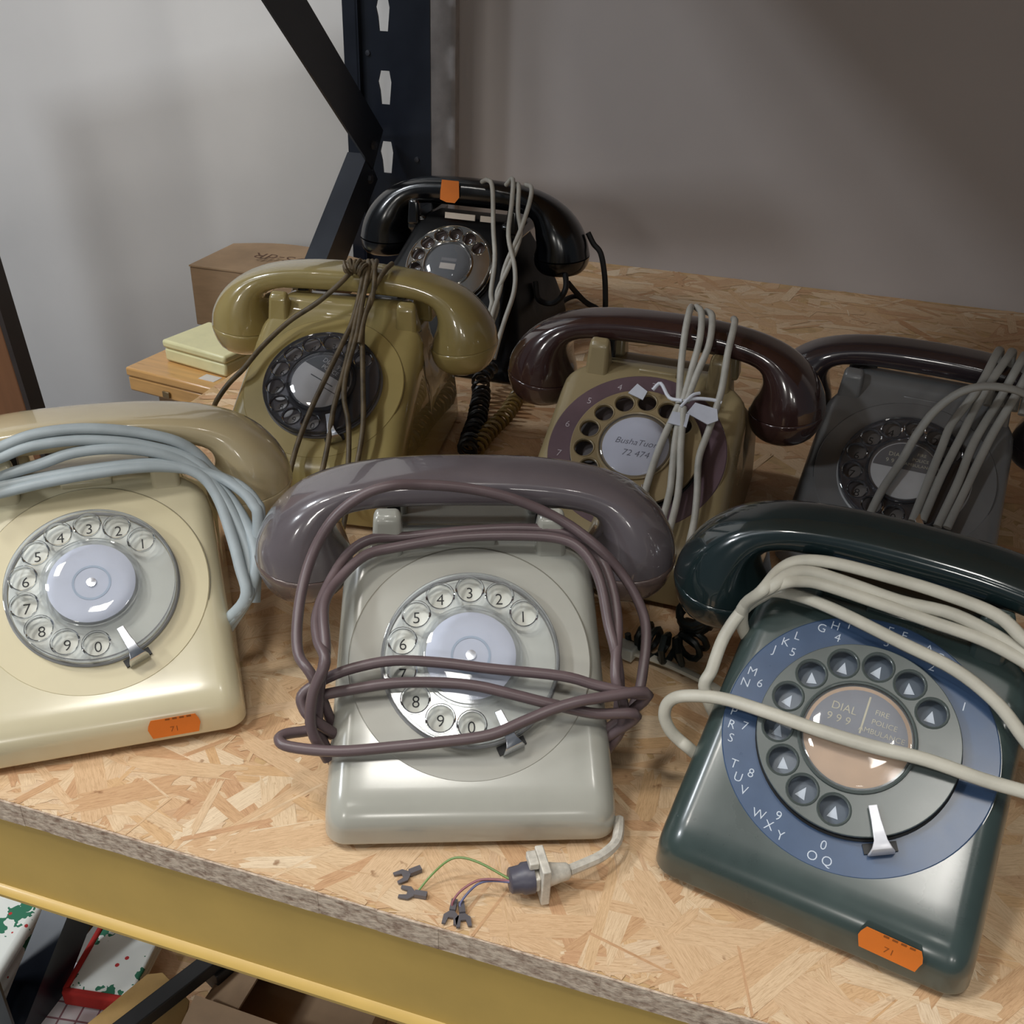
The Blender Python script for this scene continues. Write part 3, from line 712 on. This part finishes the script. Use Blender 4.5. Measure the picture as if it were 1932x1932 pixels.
tg.build('cord_tag', mat('tag_white', (196, 198, 208), .6), ph, smooth=False)

# --- grey telephone with dark handset, second row right
mgrey = mat('mid_grey_plastic', (104, 104, 104), .32, noise=.05, coat=.1, scale=24)
dh = mat('aubergine_handset', (50, 42, 46), .2, noise=.06, coat=1)
cordg = mat('grey_flat_cord', (140, 138, 132), .5, noise=.06)
def rear_print(lab):
    MB().prism([(18.8 * math.cos(a), 18.8 * math.sin(a)) for a in [math.radians(2 + i * 8) for i in range(23)]], 7.0, 7.12).build('label_panel', mat('label_slate', (78, 78, 80), .5), lab, smooth=False)
    t = MB()
    t.text('DIAL', 4, TI(-7, 9.5, 7.2)); t.text('9 9 9', 4, TI(-8, 4.8, 7.2))
    for i, s_ in enumerate(('FIRE', 'POLICE', 'AMBULANCE')): t.text(s_, 2.9, TI(7.5, 12.2 - i * 3.8, 7.2))
    t.build('label_print', tanink, lab, smooth=False)
dr = dict(body=mgrey, hand=dh, handcap=dh, bezel=mgrey, seam=mat('seam_dark', (60, 60, 60), .7), rim=rim_grey, plate=mat('mid_grey_plate', (96, 90, 86), .45), ink=mat('ink3', (22, 20, 20), .5), wheel=cleargrey,
          label=mat('cream_label', (190, 186, 180), .5), window=window, metal=metal, dark=dark, digits='inside', print=rear_print, prong_x=44, neck=10, ledge=10)
ph = phone('mid grey rotary telephone with dark handset, behind the green one', 215.3, 501.7, -.412, -6, dr)
cords(ph, 'rear', cordg, 2.6, flat=.7, up=(0, -.57, .82))

# --- old black bakelite telephone at the back
bake = mat('black_bakelite', (10, 11, 14), .22, noise=.1, coat=.5)
bakeb = mat('black_body_bakelite', (8, 8, 10), .4, noise=.1, spec=.15)
chrome = mat('chrome', (200, 196, 190), .12, metal=1.0, noise=.02, rnoise=.03)
brownplate = mat('brown_dial_face', (72, 58, 54), .4)
def black_print(lab):
    MB().box(-7, 7, -4.6, 1.0, 7.0, 7.2).build('label_window_card', mat('aged_card', (196, 182, 166), .6), lab, smooth=False)
    MB().box(-7, 7, 3.0, 6.0, 7.0, 7.2).build('label_strip', mat('dull_strip', (96, 90, 86), .5), lab, smooth=False)
db = dict(body=bake, hand=bake, handcap=bake, bezel=bake, seam=bake, rim=chrome, plate=brownplate, ink=whiteink, wheel=chrome,
          label=mat('black_label', (24, 22, 24), .4), window=window, metal=chrome, dark=dark, digits='inside', dsize=6, bezel_r=41, print=black_print, stop=5.3)
t = thing('rotary_telephone', 'old black telephone with chrome dial, farthest back by the shelf post', 'telephone', -77.5, 825, 0, -.275)
T = .8
dy, dz = 50.3 + 7 * math.sin(T), 77 - 7 * math.cos(T)
pb = lambda yy: dz + math.tan(T) * (yy - dy)
prof = [(-14, 2.5, 2), (-12, 12, 5), (6, pb(10) - 6, 30), (76, pb(76), 14), (92, 106, 8), (140, 104, 12), (168, 60, 30), (176, 2.5, 2)]
def hwb(y, z): return 78 - 34 * sstep(6, 112, z) + (0 if z > 30 else (30 - z) * .12)
shell(prof, hwb, 9, 'body', bakeb, t)
dial(t, db, 0, tilt=T, org=(dy, dz), wheel='clear')
for sx in (-1, 1):
    MB().box(sx * 44 - 9, sx * 44 + 9, 88, 150, 92, 106).build('cradle_rest', bake, t, bevel=3, seg=3)
    for yy in (90, 148):
        MB().box(sx * 46 - 6, sx * 46 + 6, yy - 5, yy + 5, 98, 120, t=1.5).build('cradle_horn', bake, t, bevel=2.5, seg=3)
MB().box(-16, 12, -.3, 1.2, 0, 5, TI(0, 87, 107) @ RX(-.2)).box(17, 28, -.3, 1.2, 0, 5, TI(0, 87, 107) @ RX(-.2)).build('card_slip', mat('aged_card', (196, 182, 166), .6), t, smooth=False)
BST = [(0, 0, 0, -24, 15, 2.6), (26, -.6, 26, -24, 15, 2.6), (50, -3, 47, -25, 15.5, 2.6), (70, -9, 57, -29, 18, 2.4), (86, -18, 60, -36, 22, 2.2), (98, -30, 61, -44, 26, 2.1), (106, -44, 62, -52, 28, 2.05), (110, -58, 60, -60, 29.5, 2.02)]
BCAP = [(110, -59, 60, -61, 30, 2.02), (109, -66, 61, -67, 30, 2.02), (105, -72, 65, -72.5, 26, 2.02), (98, -75, 73, -75, 15, 2.02)]
handset(t, bake, bake, 136, yc=119, st=BST, cap=BCAP)
cords(t, 'black', whcord, 2.0)
for path in CORDS['black_braid']:
    MB().tube(path, 2.6, sub=5).build('braided_cord', mat('black_braid', (16, 16, 18), .7), t)
cc = MB().coil([(a, b_, c + 2.5) for a, b_, c in CORDS['coil_black'][0]], 6.4, 1.6, 8.0).build('coiled_cord', mat('black_cord', (18, 18, 20), .35))
tag(cc, 'black coiled cord lying between the ochre and the beige telephone', 'cord', None, 0, 0)
s_ = MB().prism([(-9, -7), (-3, -9), (5, -9), (9, -4), (8, 10), (-8, 10), (-9, 0)], 0, .15).build('price_sticker', orange, t, smooth=False, M=TI(-17 * MM, 102.8 * MM, 126 * MM) @ RX(math.pi / 2 - .12))

# ------------------------------------------------------------ plug with bare wires in front of the grey telephone
pl = thing('stripped_phone_plug', 'dirty white plug with loose coloured wires in front of the grey telephone', 'plug', 10, 275)
O2 = TI(-10, -275, 0)
def wmb(): return MB()
def shift(path): return [(a - 10, b - 275, c) for a, b, c in path]
pw = mat('dirty_white_plug', (214, 208, 196), .45, noise=.1, scale=300)
MB().tube(shift(CORDS['midcable'][0]), 2.3).build('cable', pw, pl)
ax = Vector((-0.98, -.2, 0))
Mx = TI(18, 3.6, 11) @ RZ(math.atan2(-3.0, -12)) @ RY(math.pi / 2)
MB().lathe([(2.6, 0), (3.4, 1), (3.8, 4), (5.0, 10), (5.4, 11)], 24, Mx).build('strain_relief', pw, pl)
cb = MB().box(-9.5, 9.0, -7, 7, 9.5, 13).box(-9.5, -6, -5, 2, 13, 17).box(4, 9.5, -6, -1, 6.5, 9.5).box(-4, 3, -5, 5, 13, 15)
cl = MB().add(cb.v, cb.f, Mx).build('plug_flange', pw, pl, bevel=.5)
MB().lathe([(6.2, 15), (6.2, 19), (5.4, 20), (5.0, 24), (4.2, 24.6)], 24, Mx).build('plug_collar', mat('dark_grey_cap', (82, 80, 92), .4), pl)
for k, c_ in (('wg', (120, 150, 84)), ('wr', (150, 92, 100)), ('wb', (96, 100, 140))):
    MB().tube(shift(CORDS[k][0]), .5, n=6).build('wire', mat(k, c_, .5), pl)
sp = mat('oxidised_metal', (112, 108, 112), .5, metal=.3)
def spade(x, y, rz, lab=None):
    b = MB().box(-5, 0, -1.2, 1.2, 0, 2, TI(x - 10, y - 275, .8) @ RZ(rz)).prism([(0, -1), (2, -3), (6, -3), (6, -1.6), (3, -1), (3, 1), (6, 1.6), (6, 3), (2, 3), (0, 1)], .3, 1.1, TI(x - 10, y - 275, .8) @ RZ(rz))
    return b
spade(-33, 272.5, math.pi - .15).build('spade_terminal', sp, pl, smooth=False)
spade(-17.5, 265, -1.7).build('spade_terminal', sp, pl, smooth=False)
spade(-13.5, 264, -1.4).build('spade_terminal', sp, pl, smooth=False)
spade(-36, 282.5, math.pi + .5).build('spade_terminal', sp, pl, smooth=False)

# ------------------------------------------------------------ shelving unit
osb = mat('strand_board', (206, 170, 122), .65, noise=.1, scale=70, bump=.3)
osbe = mat('board_edge', (214, 196, 176), .8, col2=(142, 116, 98), scale=330, bump=.9, stretch=(.8, 1, 1.6))
gold = mat('mustard_steel', (204, 170, 92), .42, noise=.04, coat=.1, scale=20)
navy = mat('blue_black_steel', (20, 26, 38), .34, noise=.1, coat=.1, scale=18)
FR = 242.4; BK = 1143
def osb_board(label, z, y0=FR, x0=-452, x1=700, seed=3, count=5200):
    rnd = random.Random(seed)
    bd = MB().box(x0, x1, y0, BK, -12, 0).build('shelf_board', osb, None, smooth=False)
    tag(bd, label, 'shelf', None, 0, 0, z, PHI)
    ed = MB(); m = 90
    for i in range(m):       # ragged sawn front edge
        xa = x0 + (x1 - x0) * i / m; xb = x0 + (x1 - x0) * (i + 1) / m
        ed.box(xa, xb, y0 - .8 - rnd.random() * .25, y0 + .5, -12 + rnd.random() * .3, -.05 - rnd.random() * .15)
    ed.build('board_edge', osbe, bd, smooth=False)
    me = bpy.data.meshes.new('wood_strands'); vs = []; fs = []; uvs = []
    for i in range(count):
        if i > count * .96: L = rnd.uniform(12, 50); W_ = rnd.uniform(.5, 1.6)
        elif i < count * .35: L = rnd.uniform(40, 120); W_ = rnd.uniform(12, 34)
        else: L = rnd.uniform(14, 75) ; W_ = L * rnd.uniform(.06, .28)
        yy = y0 + (BK - y0) * rnd.random() ** 1.5
        xx = rnd.uniform(x0, x1 if yy > y0 + 300 else min(x1, x0 + 760))
        a = rnd.gauss(0.15, .75); c, s_ = math.cos(a), math.sin(a)
        h = .05 + .42 * i / count
        W_ = min(W_, L * .3); ne = 5; sl = rnd.uniform(-.5, .5) * W_
        vj = [-W_ / 2 + W_ * t / ne for t in range(ne + 1)]
        q = [(-L / 2 + rnd.random() ** 2 * W_ * .9 + sl * t / ne, vj[t] * rnd.uniform(.75, 1)) for t in range(ne + 1)]
        q += [(L / 2 - rnd.random() ** 2 * W_ * .9 - sl * t / ne, vj[t] * rnd.uniform(.75, 1)) for t in range(ne + 1)]
        P = [(xx + u * c - v * s_, yy + u * s_ + v * c) for (u, v) in q]
        dx = max(0, x0 - min(p[0] for p in P)) - max(0, max(p[0] for p in P) - x1)
        dy = max(0, y0 - .3 - min(p[1] for p in P)) - max(0, max(p[1] for p in P) - BK)     # slid back inside the board
        P = [(p[0] + dx, p[1] + dy) for p in P]
        k = len(vs); u0 = rnd.random() * 40; v0 = rnd.random() * 40
        vs += [(p[0] * MM, p[1] * MM, h * MM) for p in P]; fs += [(k + t, k + ne + 1 + t, k + ne + 2 + t, k + t + 1) for t in range(ne)]
        luv = [(u0 + u / 25, v0 + v / 25) for (u, v) in q]
        for t in range(ne): uvs += [luv[t], luv[ne + 1 + t], luv[ne + 2 + t], luv[t + 1]]
    me.from_pydata(vs, [], fs); ul = me.uv_layers.new(name='UVMap')
    for i, uv in enumerate(uvs): ul.data[i].uv = uv
    me.materials.append(strand)
    o = bpy.data.objects.new('wood_strands', me); COL.objects.link(o); o.parent = bd; o['kind'] = 'stuff'
    return bd
strand = strand_mat()
osb_board('pale strand-board shelf the telephones stand on', 0)
osb_board('strand-board shelf of the lower tier under the gold beam', -425, seed=9, count=1400)
osb_board('strand-board shelf above the telephones, above the picture', 600, y0=FR, seed=5, count=200)

def beam(label, z):
    """step beam: tall face, rolled lip at its foot"""
    P = [(0, 0), (0, -51), (-2.2, -52.2), (-3.4, -54), (-3.2, -56), (-1.6, -57.4), (2, -57.8), (12, -57.8), (12, -56), (1.8, -55.8), (1.8, 0)]
    x0, x1 = -470, 700; n = len(P)
    b = MB().add([(x0, y, z_) for y, z_ in P] + [(x1, y, z_) for y, z_ in P], [(i, n + i, n + (i + 1) % n, (i + 1) % n) for i in range(n)] + [tuple(range(n)), tuple(range(n, 2 * n))[::-1]])
    o = b.build('shelf_beam', gold, None, angle=30)
    off = FR + 2.2
    tag(o, label, 'shelf beam', None, -math.sin(PHI) * off, math.cos(PHI) * off, z, PHI); return o
beam('mustard gold steel beam along the shelf front', -12)
beam('gold steel beam of the shelf above the picture', 588)

def unit_xy(ex, nr): c, s_ = math.cos(PHI), math.sin(PHI); return ex * c - nr * s_, ex * s_ + nr * c
# rear left post: perforated angle section
slots = []
for i in range(-13, 9):
    zc = 182 + i * 70.5
    slots.append([(-469.5, zc - 17), (-460, zc - 17), (-458.5, zc - 4), (-457.5, zc + 5), (-459.5, zc + 16), (-469.5, zc + 16), (-472.5, zc + 5), (-470.5, zc - 4)])
slots = [[(px + 465, pz_) for px, pz_ in s_] for s_ in slots]
pt = thing('shelf_post', 'blue-black perforated steel post behind the black telephone', 'shelf post', *unit_xy(-465, 1062), 0, PHI)
vs, fs = plate_geo([(-26, -880), (29, -880), (29, 800), (-26, 800)], slots, 2.0)
MB().add(vs, fs, RX(math.pi / 2)).build('slotted_face', navy, pt, smooth=False)
MB().box(-42, -26, -8, -6, -880, 800).box(-28, -25, -8, 1, -880, 800).build('post_flange', navy, pt, smooth=False)
MB().box(29, 31, -1, 34, -880, 800).box(29, 52, -3, -1, -880, 800).build('post_flange', navy, pt, smooth=False)
MB().lathe([(3, 0), (2.6, 1.6), (.01, 2)], 16, TI(36, -3, 112) @ RX(math.pi / 2)).lathe([(3, 0), (2.6, 1.6), (.01, 2)], 16, TI(-18, -1, 214) @ RX(math.pi / 2)).build('rivet', mat('dull_rivet', (70, 72, 80), .4, metal=.6), pt)
fp = thing('shelf_post', 'blue-black steel post at the very bottom left corner', 'shelf post', *unit_xy(-478, 330), 0, PHI)
vs, fs = plate_geo([(-24, -880), (22, -880), (22, 800), (-24, 800)], [[(q[0], q[1]) for q in s_] for s_ in slots], 2.0)
MB().add(vs, fs, RX(math.pi / 2)).build('slotted_face', navy, fp, smooth=False)
MB().box(-26, -24, -1, 34, -880, 800).build('post_flange', navy, fp, smooth=False)
def brace(label, a, b, wd=30, ex=-465):
    """L-section brace lying in the end frame of the unit, from (depth, height) a to b"""
    ax_, ay = unit_xy(ex, a[0]); t = thing('shelf_brace', label, 'shelf brace', ax_, ay, a[1], PHI)
    d = Vector((0, b[0] - a[0], b[1] - a[1])); L = d.length; ang = math.atan2(d.z, d.y)
    M = RX(ang)
    MB().box(-1.2, 1.2, 0, L, -wd / 2, wd / 2, M).box(-22, -1.2, 0, L, -wd / 2, -wd / 2 + 2.4, M).build('brace_angle', navy, t, smooth=False)
    for q in (14, L - 14): MB().lathe([(5, 0), (4.6, 3), (.01, 3.4)], 6, M @ TI(1.2, q, 3) @ RY(math.pi / 2)).build('brace_bolt', mat('dull_rivet', (70, 72, 80), .4), t, smooth=False)
brace('blue-black diagonal brace rising to the top left from the post', (1036, 123), (625, 470), 46)
brace('blue-black diagonal brace running down left from the post below the shelf', (1032, 106), (318, -442), 38, -470)

# ------------------------------------------------------------ boxes standing left of the unit, on a low side table
sidewood = mat('side_table_wood', (120, 86, 58), .6, noise=.1, scale=20)
st = thing('side_table', 'low wooden table beside the shelving carrying the stacked boxes', 'table', *unit_xy(-745, 740), -440, PHI)
MB().box(74, 232, -420, 385, -14, 0).build('tabletop', sidewood, st, smooth=False, bevel=1)
for a in (90, 216):
    for b in (-405, 370): MB().box(a - 12, a + 12, b - 12, b + 12, -460, -14).build('leg', sidewood, st, smooth=False)
def obox(name, label, cat, p, ang, w_, dd, h, ztop, m, lid=None, bev=1.5):
    o = thing(name, label, cat, p[0], p[1], ztop - h, ang)
    if lid:
        MB().box(1, w_ - 1, 1, dd - 1, 0, h - lid).build('box_base', m, o, bevel=bev)
        MB().box(0, w_, 0, dd, h - lid, h).build('lid', m, o, bevel=bev)
    else: MB().box(0, w_, 0, dd, 0, h).build('box_body', m, o, bevel=bev)
    return o
orw = mat('orange_varnished_wood', (206, 158, 98), .3, noise=.08, scale=9, coat=.3, stretch=(2, 22, 14))
wb_ = obox('wooden_box', 'shallow orange varnished wooden box left of the ochre telephone', 'box', (-372, 897), -.428, 112, 61, 24, -40, orw, lid=9, bev=2)
MB().box(78, 96, 12, 24, 24, 24.3).build('paper_label', whitelab, wb_, smooth=False)
MB().box(44, 52, -1.4, .5, 3, 9).build('latch', brass, wb_, bevel=.4)
obox('cream_plastic_box', 'flat cream plastic box on the varnished wooden box', 'box', (-340, 915), -.5, 80, 63, 21.5, -18, mat('cream_box_plastic', (222, 216, 168), .35, noise=.03), lid=8, bev=2.5)
card = mat('brown_cardboard', (164, 136, 106), .75, noise=.06, scale=30, stretch=(1, 1, 6))
cb_ = thing('cardboard_box', 'brown cardboard box with marker writing behind the cream box', 'box', -360, 1084, -64, -.28)
prof_ = [(0, 0), (165, 0), (165, 92), (0, 92)]
v0 = [(0, 0, 0), (163, 0, 0), (163, 92, 0), (0, 92, 0)]
cbm = MB().box(0, 163, 0, 92, 0, 66)
cbm.build('box_body', card, cb_, bevel=1.2)
tl = MB(); nn = 10
vsl = []
for i in range(nn + 1):
    f = i / nn; vsl += [(163 * f, -1, 66.2 + 0 * f), (163 * f, 92, 66.2 + 7 * math.sin(math.pi * f))]
vsl2 = [(a, b, c + 1.6) for a, b, c in vsl]
fl = [(2 * i, 2 * i + 2, 2 * i + 3, 2 * i + 1) for i in range(nn)]
k = len(vsl)
tl.add(vsl2 + vsl, [(2 * i, 2 * i + 2, 2 * i + 3, 2 * i + 1) for i in range(nn)] + [(k + 2 * i + 1, k + 2 * i + 3, k + 2 * i + 2, k + 2 * i) for i in range(nn)] + [(k + 2 * i, k + 2 * i + 2, 2 * i + 2, 2 * i) for i in range(nn)] + [(2 * i + 1, 2 * i + 3, k + 2 * i + 3, k + 2 * i + 1) for i in range(nn)] + [(0, 1, k + 1, k), (2 * nn + 1, 2 * nn, k + 2 * nn, k + 2 * nn + 1)])
fl_ = tl.build('top_flap', card, cb_, angle=60)
MB().text('OS-dR', 26, TI(92, 40, 75) @ RZ(math.pi), depth=.1).build('marker_writing', mat('marker_ink', (96, 66, 48), .8), fl_, smooth=False)
for i, (a, b, c, d_, h) in enumerate([(-350, 912, 78, 40, 375), (-350, 1095, 128, 62, 375)]):
    obox('tall_carton', ('tall brown carton standing under the varnished wooden box' if i == 0 else 'tall brown carton standing under the marked cardboard box'), 'carton', (a, b), -.42 if i == 0 else -.28, c, d_, h, -64, card)

# things on the lower tier, seen under the beam
folded = holly_mat('holly_print_cloth', (52, 120, 92), (190, 50, 50))
redt = mat('red_cloth_edge', (186, 46, 40), .85)
def cloth(label, x, y, z, w_, d_, h, rz, m, name='folded_cloth', edge=None, group=None):
    o = thing(name, label, 'cloth', x, y, z, rz)
    L = 3
    for i in range(L):
        MB().box(-w_ / 2 + i * .8, w_ / 2, -d_ / 2 + i * .8, d_ / 2, h * i / L + .2, h * (i + 1) / L).build('fold', m, o, bevel=h / L * .45, seg=3)
    if edge:
        MB().box(-w_ / 2 - 2, w_ / 2 + 1, -d_ / 2 - 3, -d_ / 2 + 3, 0, h + .8).box(-w_ / 2 - 3, -w_ / 2 + 2, -d_ / 2, d_ / 2, 0, h + .7).build('red_border', edge, o, bevel=2, seg=3)
    return o
cloth('white cloth with holly print lying farthest left, left of the brace', -425, 560, -440, 70, 110, 38, -.1, folded)
cloth('white cloth with holly print and rounded stack, half hidden left of the brace', -402, 470, -440, 42, 60, 30, .25, folded)
cloth('white holly cloth with red border between brace and cardboard', -306, 522, -412, 52, 60, 15, -.12, folded, edge=redt)
cloth('white checked tea cloth folded below the red-bordered cloth', -322, 494, -425, 66, 70, 12, -.12, check_mat('checked_cloth', (226, 226, 232), (150, 110, 120)))
o = thing('printed_packet', 'pale grey packet with red letters at the bottom edge', 'packet', -338, 452, -424.5, -.1)
MB().box(-26, 26, -22, 22, 0, 9).build('packet_body', mat('grey_packet', (182, 178, 176), .6), o, bevel=2)
MB().text('OVE', 13, TI(4, 2, 9.2) @ RZ(1.4), depth=.1).build('packet_print', mat('red_print', (176, 66, 72), .6), o, smooth=False)
o = MB().prism([(-30, -60), (24, -60), (34, 20), (28, 34), (-4, 44), (-14, 38), (-30, -10)], 0, 2).build('cardboard_flap', mat('kraft_board', (186, 152, 96), .8, noise=.05), None, smooth=False, bevel=.5)
tag(o, 'tan kraft cardboard flap leaning below the gold beam', 'cardboard', None, -272, 463, -392, -.35); o.rotation_euler = (0.12, .1, -.35)
o = MB().box(0, 130, -7, 7, 0, 12).box(96, 130, -10, 16, -24, 0).build('black_bracket', mat('black_metal', (34, 36, 38), .4), None, smooth=False, bevel=1)
tag(o, 'black metal bar lying over the kraft cardboard', 'bracket', None, -284, 430, -378, .88)
o = thing('open_cardboard_box', 'open brown cardboard box right of the black bar below the beam', 'box', -168, 464, -425, -.3)
for (a, b, c, d_) in ((-60, 70, -45, -43), (-60, 70, 60, 62), (-60, -58, -45, 62), (68, 70, -45, 62)): MB().box(a, b, c, d_, 0, 34).build('box_side', card, o, smooth=False)
MB().box(-60, 70, -45, 62, 0, 2).build('box_bottom', card, o, smooth=False)
MB().box(-60, 70, 0, 46, 0, 1.6, TI(0, -45, 34) @ RX(.35)).build('box_flap', card, o, smooth=False)
MB().box(0, 34, -45, 62, 0, 1.6, TI(-58, 0, 34) @ RY(-.3)).build('box_flap', card, o, smooth=False)

# ------------------------------------------------------------ the room
wallm = mat('painted_wall', (216, 215, 214), .8, noise=.03, scale=3, bump=.05)
wx, wy = unit_xy(0, 1146)
struct(MB().box(-3200, 2600, 0, 60, -900, 2100).build('wall_back', wallm, None, smooth=False), wx, wy, 0, PHI)
struct(MB().box(-411, 2600, -5, 0, -900, 2100).build('wall_right', mat('darker_wall_panel', (172, 165, 163), .8, noise=.03, scale=3), None, smooth=False), wx, wy, 0, PHI)  # greyer panel added to darken the wall right of the trim
struct(MB().box(-446, -411, -14, 0, -900, 2100).box(-416, -411, -17, -14, -900, 2100).build('trim_1', mat('trim_paint', (176, 170, 168), .7), None, smooth=False), wx, wy, 0, PHI)
struct(MB().box(-3200, 2600, -4200, 60, -960, -900).build('floor', mat('grey_floor', (120, 118, 114), .7), None, smooth=False), wx, wy, 0, PHI)
o = thing('brown_door_leaf', 'brown wooden panel standing against the far left', 'panel', -426, 922, -900, -.1)
o.rotation_euler = (0, -.083, -.1)
MB().box(-420, 0, 0, 24, 0, 1400).build('panel_board', mat('brown_wood_panel', (124, 84, 56), .45, noise=.08, scale=6, stretch=(10, 10, .6)), o, bevel=2)
MB().box(0, 5, 0, 24, 0, 1400).build('panel_edge', mat('dark_edge', (52, 44, 42), .5), o, smooth=False)
